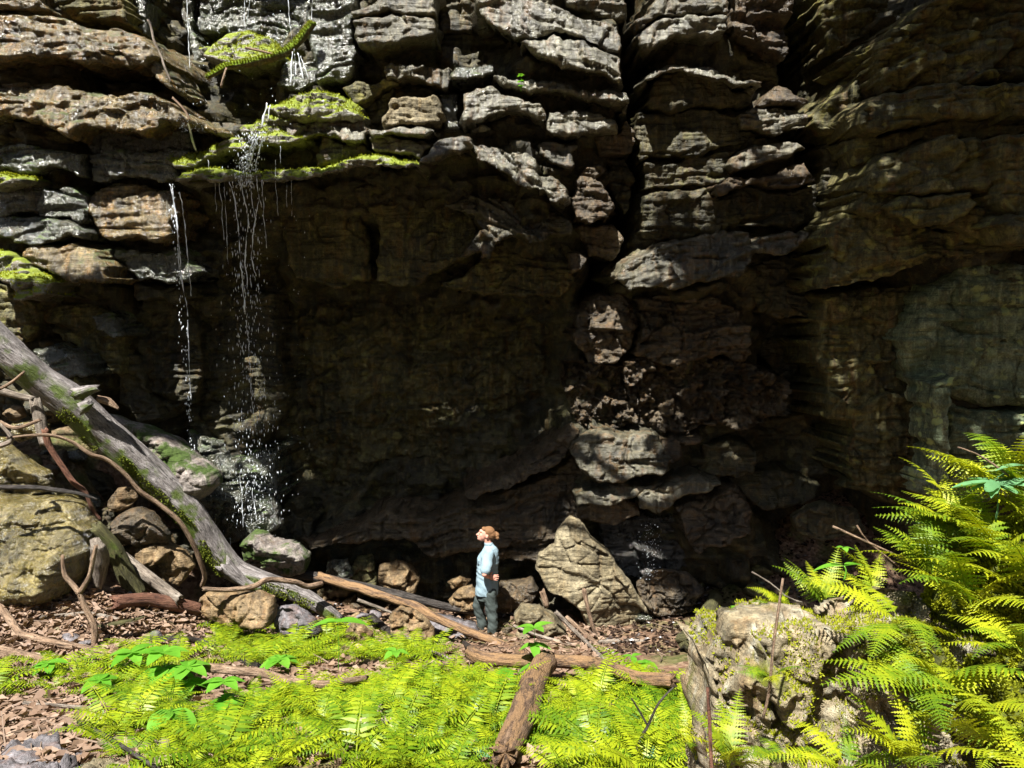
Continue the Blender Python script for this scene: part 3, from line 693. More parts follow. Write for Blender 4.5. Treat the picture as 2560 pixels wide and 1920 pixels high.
def ground_mat():
    t = NT("leaf_strewn_soil")
    n = t.noise(2.2, 8, 0.65)
    c = t.ramp(n, [(0.3, (0.035, 0.022, 0.014)), (0.5, (0.10, 0.065, 0.04)), (0.7, (0.20, 0.14, 0.09))])
    v = t.n("ShaderNodeTexVoronoi"); v.inputs["Scale"].default_value = 16.0
    t.l(t.geo.outputs["Position"], v.inputs["Vector"])
    lc = t.ramp(v.outputs["Color"], [(0.2, (0.05, 0.025, 0.015)), (0.5, (0.16, 0.085, 0.05)), (0.8, (0.30, 0.20, 0.13))])
    c = t.mix(0.6, c, lc)
    mk = t.ramp(t.noise(1.1, 5), [(0.5, 0.0), (0.62, 0.7)])
    c = t.mix(mk, c, (0.055, 0.08, 0.012))
    h = t.math('ADD', v.outputs["Distance"], t.noise(14, 5))
    b = t.principled(c, 0.7, t.bump(h, 0.8, 0.03), 0.35)
    return t.done(b.outputs[0])
M['ground'] = ground_mat()
gX, gY = np.meshgrid(np.arange(-16, 16.01, 0.085), np.arange(-3, 17.01, 0.085), indexing='ij')
gZ = ground_z(gX, gY) + 0.02 * fbm(gX * 6, gY * 6, 2.2, 3)
nx_, ny_ = gX.shape
ii = np.arange(nx_ * ny_).reshape(nx_, ny_)
gq = np.stack([ii[:-1, :-1], ii[1:, :-1], ii[1:, 1:], ii[:-1, 1:]], -1).reshape(-1, 4)
ground = mesh_obj("ground", np.stack([gX.ravel(), gY.ravel(), gZ.ravel()], 1), gq, M['ground'])
tag(ground, "leaf strewn slope running down to the foot of the cliff", kind="structure")
# the same slope carried on behind and beside the camera
far = []
fx, fy = np.meshgrid(np.linspace(-60, 60, 41), np.linspace(-60, 40, 41), indexing='ij')
fz = np.where((np.abs(fx) < 15.5) & (fy > -2.5), -9.0, ground_z(np.clip(fx, -15, 15), np.clip(fy, -3, 17)) - 0.25 + 0.18 * np.clip(-fy - 3, 0, 60))
ii = np.arange(41 * 41).reshape(41, 41)
fq = np.stack([ii[:-1, :-1], ii[1:, :-1], ii[1:, 1:], ii[:-1, 1:]], -1).reshape(-1, 4)
hill = mesh_obj("hillside", np.stack([fx.ravel(), fy.ravel(), fz.ravel()], 1), fq, M['ground'])
tag(hill, "wooded slope rising behind the viewpoint", kind="structure")

# ------------------------------------------------------------------ traced boulders and stones
def ST(px, Y, thick, mat, label, cat='boulder', **kw):
    kw.setdefault('seed', len(bpy.data.objects))
    return stone(kw.pop('name', 'boulder'), px, Y, thick, mat, label, cat, **kw)
ST([(1427,1287),(1448,1297),(1472,1330),(1513,1367),(1538,1404),(1575,1449),(1591,1482),(1632,1535),(1608,1560),(1559,1570),(1497,1586),(1477,1570),(1440,1513),(1407,1488),(1374,1476),(1362,1463),(1337,1420),(1345,1384),(1386,1359),(1390,1330),(1411,1302)],
   12.75, 0.62, 'tan', "tall pointed tan boulder leaning right beside the standing person", chunk=0.10, groove=0.02, strata=0.004, lump=0.02, cell=(0.8, 0.9), res=0.018, facets=8, sharp=0.55, seed=5, fine=0.016)
ST([(1284,1535),(1300,1511),(1345,1512),(1386,1537),(1415,1568),(1425,1605),(1374,1600),(1312,1568),(1288,1554)], 12.0, 0.42, 'tan', "rounded tan and grey boulder at the foot of the tall pointed boulder", facets=3)
ST([(972,1543),(1001,1513),(1030,1521),(1062,1543),(1087,1568),(1085,1625),(1030,1615),(976,1580)], 11.2, 0.35, 'ochre', "brown stone with a peaked top under the long bare log")
ST([(1054,1535),(1107,1543),(1190,1560),(1212,1597),(1169,1612),(1087,1606)], 11.9, 0.4, 'purple', "flat grey violet rock just below the person's feet", cat='rock', name='flat_rock')
ST([(861,1578),(890,1546),(935,1584),(925,1602),(866,1598)], 11.0, 0.2, 'ochre', "small tan wedge stone left of the peaked brown stone", cat='stone', name='stone')
ST([(1116,1455),(1149,1439),(1181,1449),(1165,1466),(1130,1474)], 13.2, 0.25, 'ochre', "thin light brown stone left of the person's hip", cat='stone', name='stone')
ST([(1120,1500),(1150,1470),(1180,1460),(1200,1480),(1195,1520),(1140,1530)], 13.0, 0.3, 'ochre', "rusty brown stone behind the person's front leg", cat='stone', name='stone')
ST([(1232,1475),(1255,1465),(1276,1490),(1280,1530),(1239,1530)], 12.8, 0.3, 'ochre', "rusty brown stone behind the person's back leg", cat='stone', name='stone')
ST([(880,1414),(894,1388),(931,1382),(942,1404),(948,1463),(888,1466)], 13.6, 0.35, 'olive', "dark upright stone in the shade left of the reddish boulder")
ST([(950,1410),(989,1400),(1030,1414),(1052,1445),(1040,1480),(1000,1500),(950,1490),(945,1440)], 13.4, 0.4, 'ochre', "reddish brown boulder in the shade of the cliff foot")
ST([(1248,1455),(1333,1443),(1347,1470),(1330,1505),(1280,1525),(1255,1500)], 13.3, 0.4, 'brown', "dark blocky rock between the person and the pointed boulder")
ST([(820,1400),(870,1395),(885,1440),(850,1465),(810,1450)], 13.5, 0.3, 'wetgreen', "dark green wet stone right of the pink mossy boulder")
ST([(603,1351),(640,1322),(664,1328),(750,1359),(775,1392),(762,1432),(700,1440),(615,1415)], 12.7, 0.5, 'mossrock', "pink grey boulder with moss patches right of the fallen trunk", facets=4)
ST([(260,1030),(330,1055),(410,1083),(476,1128),(508,1152),(541,1177),(549,1210),(521,1239),(480,1262),(440,1250),(390,1220),(320,1130)], 12.1, 0.6, 'mossrock', "large mossy green boulder wedged behind the fallen trunk", facets=4, seed=14)
ST([(470,1235),(560,1210),(680,1240),(710,1310),(640,1345),(540,1355),(495,1320)], 13.0, 0.5, 'wetgreen', "wet grey boulder under the foot of the waterfall", facets=3)
ST([(-60,1225),(74,1250),(135,1246),(185,1271),(221,1322),(232,1375),(223,1418),(199,1468),(156,1490),(103,1500),(41,1506),(-60,1490)], 10.3, 0.75, 'wetboulder', "big glistening wet olive boulder at the left edge", facets=2, flute=0.05, lump=0.08, res=0.018, seed=21, tilt=(0, 0.45))
ST([(-60,1090),(20,1095),(49,1130),(82,1165),(115,1185),(127,1225),(82,1238),(-60,1226)], 10.8, 0.5, 'wetboulder', "wet olive rock directly above the big glistening boulder", facets=3)
ST([(14,1036),(33,1011),(61,1019),(68,1042),(40,1054)], 11.0, 0.13, 'ochre', "small wet red stone beside the grey broken stick", cat='stone', name='stone')
ST([(36,1056),(82,1048),(125,1058),(129,1085),(96,1090),(45,1108)], 10.9, 0.25, 'wetboulder', "shiny knobbed stone under the grey broken stick", cat='stone', name='stone')
ST([(273,1249),(295,1220),(328,1216),(346,1243),(314,1275),(279,1279)], 11.2, 0.2, 'ochre', "small ochre stone in the dark gap under the fallen trunk", cat='stone', name='stone')
ST([(280,1305),(312,1277),(348,1267),(380,1281),(428,1334),(420,1360),(350,1365),(295,1355)], 11.2, 0.35, 'brown', "wet brown boulder left of the trunk's mossy foot", facets=3)
ST([(500,1494),(517,1480),(582,1476),(656,1476),(687,1490),(691,1527),(683,1560),(615,1556),(554,1560),(506,1540)], 11.0, 0.38, 'ochre', "blocky ochre stone under the thin curved branch", facets=4, sharp=0.4)
ST([(688,1520),(730,1515),(790,1545),(810,1580),(760,1590),(690,1575)], 11.1, 0.3, 'purple', "grey and rust coloured rock right of the blocky ochre stone", facets=3)
ST([(156,1496),(190,1480),(230,1470),(281,1487),(232,1512),(184,1516)], 10.6, 0.22, 'wetboulder', "thin pale slab at the right foot of the big wet boulder", cat='rock', name='flat_rock')
ST([(120,930),(205,905),(240,960),(235,1010),(150,1000)], 12.6, 0.4, 'olive', "dark shaded rock showing above the fallen trunk")
ST([(400,1330),(480,1320),(500,1380),(470,1420),(410,1400)], 11.9, 0.3, 'dark', "added dark rock standing in for shade in the gap under the fallen trunk")  # dark rocks added to make the hollow read as shade
ST([(230,1280),(290,1270),(300,1330),(250,1350),(215,1320)], 11.3, 0.3, 'dark', "dark stone behind the big glistening boulder")
ST([(100,1110),(200,1150),(300,1230),(290,1280),(180,1250),(110,1200)], 12.6, 0.5, 'dark', "added dark rock standing in for shade deep in the hollow under the trunk")
ST([(-60,940),(40,990),(90,1060),(40,1100),(-60,1090)], 11.9, 0.5, 'dark', "shaded rock behind the sticks at the left edge")
ST([(2090,1212),(2152,1155),(2234,1171),(2324,1188),(2334,1240),(2254,1262),(2193,1252)], 13.4, 0.5, 'olive', "grey green boulder in the shade at the foot of the right cliff")
ST([(2058,1135),(2110,1108),(2128,1160),(2087,1195)], 14.6, 0.3, 'olive', "small block against the dark right corner of the cave")
ST([(1590,1455),(1640,1425),(1720,1430),(1760,1470),(1730,1530),(1640,1540),(1600,1500)], 12.7, 0.3, 'brown', "wet dark boulder right of the tall pointed boulder", chunk=0.1, strata=0.04)
ST([(1980,1290),(2060,1250),(2140,1270),(2160,1330),(2060,1350),(1990,1330)], 12.9, 0.35, 'dark', "low dark rock in the wet leaves below the right cliff")
ST([(1740,1570),(1790,1545),(1830,1570),(1810,1610),(1750,1610)], 10.9, 0.2, 'olive', "grey stone behind the mossy log end", cat='stone', name='stone')
def flat(px, lift, thick, mat, label, **kw):
    """a slab lying on the slope: outline taken on the ground plane, real thickness"""
    P = np.array([gp(a, b, lift) for a, b in px]); c = P.mean(0)
    o = stone('flat_rock', None, 0.0, thick, mat, label, 'rock', world=[(p[0] - c[0], p[1] - c[1]) for p in P], seed=len(bpy.data.objects), sharp=0.35, **kw)
    # stone() builds in the X-Z plane facing -Y: lay it down
    zmin = o.location.z
    o.rotation_euler = (math.radians(-90) + math.radians(-13), 0, 0)
    R = Matrix.Rotation(o.rotation_euler.x, 3, 'X')
    off = R @ Vector((o.location.x, 0, zmin))
    o.location = Vector(c) + Vector((o.location.x, 0, 0)) + R @ Vector((0, 0, zmin))
    return o
flat([(-60,1880),(60,1870),(213,1888),(190,1925),(60,1960),(-60,1960)], 0.03, 0.10, 'purple', "flat grey slab in the bottom left corner")
flat([(170,1935),(246,1860),(336,1850),(430,1878),(395,1935)], 0.03, 0.10, 'tan', "flat tan slab beside the bottom left corner slab")
flat([(895,1800),(960,1790),(985,1830),(930,1850),(890,1830)], 0.05, 0.08, 'near', "small pale rock among the ferns left of the short thick log")
flat([(1010,1745),(1060,1738),(1085,1770),(1040,1785)], 0.05, 0.07, 'near', "pale flat stone in the ferns above the small pale rock")

# ------------------------------------------------------------------ loose small stones, copies of a few shapes
def pebble_mesh(seed, mat):
    rs = np.random.RandomState(seed)
    bm = bmesh.new(); bmesh.ops.create_icosphere(bm, subdivisions=3, radius=1.0)
    V = np.array([v.co[:] for v in bm.verts])
    r = np.full(len(V), 1.3)
    for i in range(14):
        n = rs.normal(size=3); n /= np.linalg.norm(n)
        c = V @ n
        r = np.where(c > 0.05, np.minimum(r, rs.uniform(0.55, 0.95) / np.maximum(c, 0.05)), r)
    V = V * r[:, None] * np.array([1.0, 0.8, 0.55])
    V = V * (1 + 0.06 * fbm(V[:, 0] * 3, V[:, 1] * 3, V[:, 2] * 3 + seed, 3))[:, None]
    for v, c in zip(bm.verts, V): v.co = c
    for f in bm.faces: f.smooth = rs.rand() < 2
    me = bpy.data.meshes.new("stone"); bm.to_mesh(me); bm.free()
    me.materials.append(M[mat])
    return me
def local_rock(name, d, m, l, rough):
    return rock_mat(name, d, m, l, stain=(l[0] * 0.9, l[1] * 0.6, l[2] * 0.35), stain_amt=0.35, rough=rough, seep=0.3)
PEB = {k: [pebble_mesh(60 + 7 * i + 31 * j, k) for i in range(3)] for j, k in enumerate(('ochre', 'tan', 'purple', 'brown', 'olive', 'wetgreen'))}
def scatter_stones(n, region, kinds, size, label, group, seed):
    rs = np.random.RandomState(seed); x0, y0, x1, y1 = region
    for i in range(n):
        p = gp(rs.uniform(x0, x1), rs.uniform(y0, y1))
        k = kinds[rs.randint(len(kinds))]
        o = bpy.data.objects.new("stone", PEB[k][rs.randint(3)])
        COL.objects.link(o)
        s = size[0] + (size[1] - size[0]) * rs.rand() ** 2
        o.scale = (s, s * rs.uniform(0.7, 1.1), s * rs.uniform(0.7, 1.3))
        o.rotation_euler = (rs.uniform(-.5, .5), rs.uniform(-.5, .5), rs.uniform(0, 6.28))
        o.location = (p[0], p[1], float(ground_z(p[0], p[1])) + 0.18 * s)
        word = dict(ochre='ochre brown', tan='tan', purple='violet grey', brown='dark brown', olive='olive grey', wetgreen='wet green grey')[k]
        tag(o, f"{'larger' if s > (size[0] + size[1]) / 2 else 'small'} {word} stone {label}", 'stone', group)
scatter_stones(46, (820, 1470, 1330, 1600), ('ochre', 'tan', 'brown', 'purple', 'ochre'), (0.07, 0.24), "loose on the ground around the person's feet", "loose stones around the person", 1)
scatter_stones(34, (540, 1440, 900, 1580), ('brown', 'wetgreen', 'ochre', 'olive'), (0.06, 0.2), "lying between the fallen trunk and the long bare log", "loose stones by the long bare log", 2)
scatter_stones(40, (1560, 1230, 2180, 1560), ('wetgreen', 'olive', 'brown'), (0.06, 0.26), "among the wet leaves right of the pointed boulder", "loose stones in the wet leaves", 3)
scatter_stones(40, (0, 1000, 480, 1330), ('brown', 'olive', 'wetgreen'), (0.1, 0.35), "in the rubble under the fallen trunk", "rubble under the fallen trunk", 4)
scatter_stones(16, (80, 1480, 520, 1620), ('ochre', 'tan', 'purple'), (0.05, 0.15), "in the leaf litter below the big wet boulder", "loose stones in the lit leaf litter", 5)
scatter_stones(30, (620, 1380, 1340, 1470), ('olive', 'brown', 'wetgreen'), (0.1, 0.3), "in the shade along the foot of the cave wall", "dark stones along the cave wall", 6)

# ------------------------------------------------------------------ logs, branches, sticks
def bark_mat(name, a, b, c, moss=0.0, rough=0.8, peel=None, wet=0.0):
    t = NT(name)
    at_ = t.n("ShaderNodeAttribute"); at_.attribute_name = 'bark'; bk = at_.outputs["Vector"]
    n = t.noise(26, 8, 0.7, src=bk)
    col = t.ramp(n, [(0.34, a), (0.5, b), (0.66, c)])
    pat = t.noise(3.5, 6, 0.65)
    col = t.mix(0.6, col, t.ramp(pat, [(0.35, 0.45), (0.5, 0.95), (0.65, 1.4)]), 'MULTIPLY')
    crack = t.noise(60, 5, 0.6, src=bk)
    col = t.mix(t.ramp(crack, [(0.36, 0.85), (0.44, 0.0)]), col, tuple(v * 0.3 for v in a))
    if peel:
        pk = t.ramp(t.noise(14, 7, 0.7, src=bk), [(0.46, 0.0), (0.53, 1.0)])
        col = t.mix(pk, col, peel)
    f = t.noise(55, 5, 0.7)
    col = t.mix(0.5, col, t.ramp(f, [(0.3, 0.3), (0.6, 1.0)]), 'MULTIPLY')
    r = rough
    if moss:
        mk = t.ramp(t.noise(2.6, 6, 0.6), [(0.62 - 0.25 * moss, 0.0), (0.70 - 0.25 * moss, 1.0)])
        # moss sits on the flanks, away from the scuffed top
        mk = t.math('MULTIPLY', mk, t.math('SUBTRACT', 1.0, t.up(0.05, 0.55)))
        col = t.mix(mk, col, t.mix(t.noise(30, 4), (0.02, 0.035, 0.004), (0.12, 0.17, 0.015)))
    h = t.math('ADD', t.math('MULTIPLY', f, 0.4), t.math('ADD', crack, n))
    bs = t.principled(col, r, t.bump(h, 1.0, 0.03), 0.35 + wet)
    return t.done(bs.outputs[0])
M['trunk'] = bark_mat("grey_trunk_bark", (0.075, 0.065, 0.06), (0.22, 0.195, 0.185), (0.40, 0.37, 0.36), moss=0.6, rough=0.5, wet=0.15)
M['bark'] = bark_mat("brown_branch_bark", (0.10, 0.06, 0.035), (0.25, 0.165, 0.105), (0.40, 0.29, 0.20))
M['peeled'] = bark_mat("peeled_log", (0.05, 0.028, 0.017), (0.14, 0.085, 0.05), (0.24, 0.155, 0.095), peel=(0.26, 0.155, 0.075))
M['darkwood'] = bark_mat("dark_wet_wood", (0.012, 0.01, 0.009), (0.035, 0.028, 0.024), (0.09, 0.08, 0.07), rough=0.5)
M['greywood'] = bark_mat("weathered_grey_wood", (0.09, 0.07, 0.055), (0.22, 0.18, 0.14), (0.38, 0.33, 0.28))
M['redwood'] = bark_mat("red_brown_log", (0.08, 0.03, 0.018), (0.17, 0.075, 0.045), (0.25, 0.13, 0.08))
M['mosswood'] = bark_mat("moss_grown_log", (0.05, 0.045, 0.02), (0.09, 0.085, 0.03), (0.14, 0.13, 0.05), moss=0.3)
M['greenbranch'] = rock_mat("moss_wrapped_branch", (0.04, 0.03, 0.02), (0.09, 0.07, 0.04), (0.16, 0.13, 0.09), moss=1.0, moss_lo=-0.5, moss_col=(0.12, 0.18, 0.006), rough=(0.7, 0.9))
M['rotten'] = bark_mat("rotten_orange_wood", (0.10, 0.04, 0.012), (0.25, 0.12, 0.04), (0.38, 0.22, 0.08))
def tube_mesh(P, R, seed=0, nseg=12, step=0.045, rough=0.12, twist=3.0, wob=0.0):
    """tapered limb through points P with radii R, with ridged bark and ragged ends"""
    P = np.array(P, float); R = np.array(R, float)
    seg = np.linalg.norm(np.diff(P, axis=0), axis=1); s = np.concatenate([[0], np.cumsum(seg)]); L = s[-1]
    n = max(6, min(260, int(L / step)))
    u = np.linspace(0, L, n + 1)
    def cr(A):   # Catmull-Rom through the points
        i = np.clip(np.searchsorted(s, u, side='right') - 1, 0, len(P) - 2)
        t = ((u - s[i]) / np.maximum(seg[i], 1e-9))
        p0 = A[np.maximum(i - 1, 0)]; p1 = A[i]; p2 = A[i + 1]; p3 = A[np.minimum(i + 2, len(P) - 1)]
        if A.ndim > 1: t = t[:, None]
        return 0.5 * (2 * p1 + (p2 - p0) * t + (2 * p0 - 5 * p1 + 4 * p2 - p3) * t ** 2 + (3 * p1 - p0 - 3 * p2 + p3) * t ** 3)
    C = cr(P); r = np.interp(u, s, R)
    if wob:
        C = C + wob * np.stack([pn(u * 2.2, seed), pn(u * 2.2, seed + 9), pn(u * 2.2, seed + 19)], 1)
    T = np.gradient(C, axis=0); T /= np.linalg.norm(T, axis=1)[:, None]
    up = np.array([0, 0, 1.0]) if abs(T[0, 2]) < 0.9 else np.array([1.0, 0, 0])
    A = np.cross(T, up); A /= np.linalg.norm(A, axis=1)[:, None]; Bn = np.cross(A, T)
    th = np.linspace(0, 2 * math.pi, nseg, endpoint=False)
    U, TH = np.meshgrid(u, th, indexing='ij')
    cx, cy = np.cos(TH), np.sin(TH)
    rr = np.repeat(r[:, None], nseg, 1)
    f = 1 + rough * (pn(cx * 2.2, cy * 2.2, U * 0.8 / max(r.mean(), .02) * 0.1 + seed) * 1.2 + 0.6 * pn(cx * 5, cy * 5, U * twist + seed) + 0.35 * pn(cx * 9, cy * 9, U * twist * 3 + seed))
    rr = rr * f
    V = C[:, None, :] + rr[..., None] * (cx[..., None] * A[:, None, :] + cy[..., None] * Bn[:, None, :])
    # ragged ends
    rs = np.random.RandomState(seed + 3)
    V[0] -= T[0] * (r[0] * rs.uniform(-0.3, 0.9, nseg))[:, None]; V[-1] += T[-1] * (r[-1] * rs.uniform(-0.3, 0.9, nseg))[:, None]
    V = V.reshape(-1, 3)
    ii = np.arange((n + 1) * nseg).reshape(n + 1, nseg)
    q = np.stack([ii[:-1], np.roll(ii[:-1], -1, 1), np.roll(ii[1:], -1, 1), ii[1:]], -1).reshape(-1, 4)
    c0, c1 = len(V), len(V) + 1
    V = np.concatenate([V, [C[0] + T[0] * r[0] * 0.3], [C[-1] - T[-1] * r[-1] * 0.3]])
    faces = [tuple(f) for f in q[:, ::-1].tolist()] + [(int(ii[0, j]), int(ii[0, (j + 1) % nseg]), c0) for j in range(nseg)] + [(int(ii[-1, (j + 1) % nseg]), int(ii[-1, j]), c1) for j in range(nseg)]
    global TUBE_TC
    rm = float(np.mean(R)); TUBE_TC = np.concatenate([np.stack([cx * rm, cy * rm, U * 0.16], -1).reshape(-1, 3), [[0, 0, 0]], [[0, 0, L * .16]]]) + seed * 1.37
    return V, faces
def bark_attr(o):
    a = o.data.attributes.new('bark', 'FLOAT_VECTOR', 'POINT'); a.data.foreach_set('vector', TUBE_TC.astype(np.float32).ravel())
def limb(name, P, R, mat, label=None, cat='branch', group=None, parent=None, **kw):
    V, f = tube_mesh(P, R, seed=kw.pop('seed', len(bpy.data.objects)), **kw)
    o0 = V.mean(0) * 0 + np.array(P[-1] if P[-1][2] < P[0][2] else P[0])
    if parent is not None: o0 = np.array(parent.location)
    o = mesh_obj(name, V - o0, f, M[mat], parent); bark_attr(o)
    if parent is None: o.location = o0
    if label: tag(o, label, cat, group)
    return o
def path(px, Y):
    if not hasattr(Y, '__len__'): Y = [Y, Y]
    ys = np.interp(np.linspace(0, 1, len(px)), np.linspace(0, 1, len(Y)), Y)
    return [at(a, b, y) for (a, b), y in zip(px, ys)]
def wpx(w, Y):
    """radii in metres from half-widths in photo pixels"""
    ys = np.interp(np.linspace(0, 1, len(w)), np.linspace(0, 1, len(Y)), Y)
    return [a * pxm(b) for a, b in zip(w, ys)]
def glog(name, px, w, mat, label, cat='branch', lift=None, **kw):
    """a limb lying on the ground, traced; w = full widths in photo px at both ends"""
    P, R = [], []
    ws = np.interp(np.linspace(0, 1, len(px)), [0, 1], w)
    for (a, b), ww in zip(px, ws):
        p = gp(a, b + ww * 0.4); r = ww / 2 * pxm(p[1])
        P.append(gp(a, b, r * 0.8 + (lift or 0))); R.append(r)
    return limb(name, P, R, mat, label, cat, **kw)

# the fallen trunk, its knots and torn bark
tY = [9.9, 10.4, 10.6, 10.8, 11.0, 11.2, 11.4, 11.6, 11.75, 11.9, 12.0, 12.05, 12.1, 12.15, 12.2]
tp = [(-330,545),(-60,800),(41,900),(102,952),(172,1001),(246,1070),(328,1140),(410,1214),(471,1280),(521,1351),(574,1416),(640,1449),(717,1474),(779,1502),(845,1548)]
tw = [36,37,38,39,44,43,41,39,37,36,30,25,22,19,14]
TRUNK = empty("fallen_trunk", tuple(at(845, 1560, 12.2)))
tag(TRUNK, "fallen grey tree trunk with green moss leaning down from the left edge", "tree trunk")
limb('trunk', path(tp, tY), wpx(tw, tY), 'trunk', parent=TRUNK, nseg=40, rough=0.10, twist=1.5, step=0.03)
limb('knot', path([(196,985),(222,975),(246,970)], 10.75), [0.10, 0.07, 0.045], 'trunk', parent=TRUNK, nseg=14, rough=0.25, step=0.02)
limb('knot', path([(205,1020),(216,1012),(224,1006)], 10.55), [0.09, 0.07, 0.05], 'trunk', parent=TRUNK, nseg=14, rough=0.2, step=0.02)
limb('bark_flap', path([(248,998),(270,1004),(296,1022)], 10.9), [0.05, 0.05, 0.015], 'bark', parent=TRUNK, nseg=8, rough=0.3, step=0.02)
limb('root', path([(560,1410),(590,1440),(620,1462),(650,1472)], [11.8, 11.9]), [0.12, 0.09, 0.07, 0.04], 'trunk', parent=TRUNK, nseg=16)
# the long bare log and its companions
limb('bare_log', [gp(1308, 1634, 0.09), *path([(1271,1621),(1210,1593),(1128,1564),(1066,1527),(1005,1506),(923,1478),(861,1461),(800,1441)], [10.9, 12.2])],
     wpx([10, 11, 11, 10, 12, 10, 11, 11, 12], [10.8, 12.2]), 'peeled', "long bare peeled log slanting down past the person's feet", 'log', nseg=18, rough=0.2, step=0.03, wob=0.035)
limb('branch', path([(508,1472),(574,1474),(635,1466),(660,1452),(689,1449),(738,1456),(770,1466),(806,1460)], [10.6, 12.0]), wpx([5, 6, 7, 7, 7, 7, 7, 6], [10.6, 12]), 'bark',
     "thin curved tan branch lying across the foot of the fallen trunk", nseg=10, wob=0.015)
limb('log', path([(590,1410),(700,1428),(780,1440),(911,1470),(1005,1490),(1128,1519),(1263,1537)], [12.7, 12.9]), wpx([10, 11, 12, 12, 11, 10, 8], [12.7, 12.9]), 'darkwood',
     "long dark wet log behind the person's legs", 'log', nseg=14)
cl = glog('cross_log', [(1177,1630),(1210,1646),(1292,1652),(1395,1652),(1477,1660),(1538,1676),(1600,1697),(1680,1702)], (30, 30), 'peeled', "reddish broken log lying level across the top of the fern bed", 'log', lift=0.18, nseg=18, rough=0.16)
glog('branch', [(1610,1695),(1580,1712),(1552,1738)], (26, 10), 'peeled', "short forked stub sticking out of the level broken log", lift=0.06, nseg=12)
glog('branch', [(1192,1640),(1172,1618),(1160,1606)], (20, 10), 'darkwood', "dark splintered stub at the left end of the level broken log", lift=0.06)
a0, a1 = gp(1362, 1680, 0.12), gp(1262, 1885, 0.12)
limb('thick_log', [a0 + (0, 0, .10), (a0 * .66 + a1 * .34) + np.array([-.02, 0, .08]), (a0 * .33 + a1 * .67) + np.array([.02, 0, .06]), a1], [0.13, 0.125, 0.12, 0.085], 'peeled',
     "short thick log pointing away up the fern slope", 'log', nseg=26, rough=0.13, step=0.025)
glog('log', [(1713,1601),(1735,1582),(1754,1560),(1787,1502)], (44, 38), 'mosswood', "short moss covered log right of the pointed boulder", 'log', lift=0.08, nseg=18)
glog('log', [(287,1506),(369,1500),(430,1510),(492,1524)], (36, 34), 'redwood', "smooth red brown log lying below the wet boulder", 'log', lift=0.03, nseg=18, rough=0.05)
limb('post', path([(238,1318),(283,1375),(342,1486)], [10.4, 10.7]), wpx([14, 20, 22], [10.4, 10.7]), 'mosswood', "leaning rotten greenish post right of the big wet boulder", 'log', nseg=14, rough=0.25)
limb('log', path([(296,1384),(369,1441),(447,1500)], [10.9, 10.8]), wpx([14, 14, 14], [10.9, 10.8]), 'greywood', "straight grey log propped under the fallen trunk", 'log', nseg=14)
limb('bark_slab', path([(242,1362),(250,1400),(246,1466)], [10.1, 10.3]), wpx([16, 22, 10], [10.1, 10.3]), 'greywood', "pinkish slab of bark standing against the big wet boulder", 'bark', nseg=10, rough=0.3)
ST([(293,1365),(350,1352),(412,1347),(462,1375),(488,1414),(447,1466),(369,1450),(340,1400)], 11.3, 0.3, 'ochre', "rusty orange rotten stump under the fallen trunk", 'stump', name='stump', flute=0.04)
limb('stick', path([(-30,968),(41,988),(84,998)], 10.6), wpx([10, 9, 8], [10.6, 10.6]), 'greywood', "short grey stick with a yellow end at the left edge", 'stick', nseg=10)
limb('stick', path([(88,1005),(100,1050),(112,1110)], 10.5), wpx([13, 13, 11], [10.5, 10.5]), 'greywood', "upright broken grey stick under the fallen trunk", 'stick', nseg=12, rough=0.2)
limb('branch', path([(16,1095),(82,1089),(131,1089),(176,1103),(225,1134),(266,1148),(307,1181),(348,1226),(389,1255),(443,1298),(476,1347),(500,1400),(512,1441),(504,1465)], [9.8, 11.4]), wpx([3, 5, 6], [9.8, 11.4]) if False else wpx([3, 4, 4, 4, 5, 5, 5, 6, 6, 6, 6, 6, 6, 5], [9.8, 11.4]), 'bark',
     "long arching tan branch hanging in front of the fallen trunk", nseg=8, wob=0.01)
limb('branch', path([(112,1075),(123,1115),(152,1160),(184,1206),(213,1230),(230,1271),(252,1300)], [10.4, 10.7]), wpx([8, 8, 7, 7, 6, 5, 3], [10.4, 10.7]), 'redwood', "reddish branch crossing the dark hollow under the trunk", nseg=10)
limb('branch', path([(-30,1220),(61,1218),(123,1222),(197,1234),(244,1248)], [9.6, 10.0]), wpx([7, 6, 6, 5, 2], [9.6, 10]), 'darkwood', "dark twig lying along the top of the big wet boulder", nseg=8, wob=0.02)
limb('stick', path([(0,972),(30,955),(60,930)], 10.2), wpx([4, 4, 3], [10, 10]), 'bark', "thin yellowish stick propped on the fallen trunk at the left edge", 'stick', nseg=8)
limb('stick', path([(0,1055),(40,1070),(100,1050)], 10.0), wpx([5, 5, 4], [10, 10]), 'bark', "thin tan stick above the wet rock at the left edge", 'stick', nseg=8)
limb('stick', path([(-20,1120),(30,1100),(0,1060)], 9.7), wpx([6, 6, 4], [10, 10]), 'greywood', "bent grey stick at the left edge above the wet rock", 'stick', nseg=8)
# forked twig standing in the litter
fork = empty('forked_branch', tuple(gp(234, 1620)))
tag(fork, "upright forked tan branch standing in front of the big wet boulder", "branch")
fy = gp(234, 1620)[1]
limb('stem', path([(234,1622),(236,1568),(213,1519),(197,1480)], fy), wpx([9, 8, 7, 7], [fy, fy]), 'bark', parent=fork, nseg=10)
limb('fork', path([(200,1486),(182,1462),(164,1441),(158,1415),(156,1390)], fy), wpx([7, 6, 6, 5, 4], [fy, fy]), 'bark', parent=fork, nseg=8)
limb('fork', path([(199,1482),(212,1462),(225,1437),(232,1400),(240,1365)], fy), wpx([7, 7, 6, 6, 5], [fy, fy]), 'bark', parent=fork, nseg=8)
glog('branch', [(-20,1490),(25,1551),(49,1584),(82,1593),(143,1609),(230,1625),(290,1640)], (20, 18), 'bark', "bent brown branch running in from the left edge", nseg=10, lift=0.03)
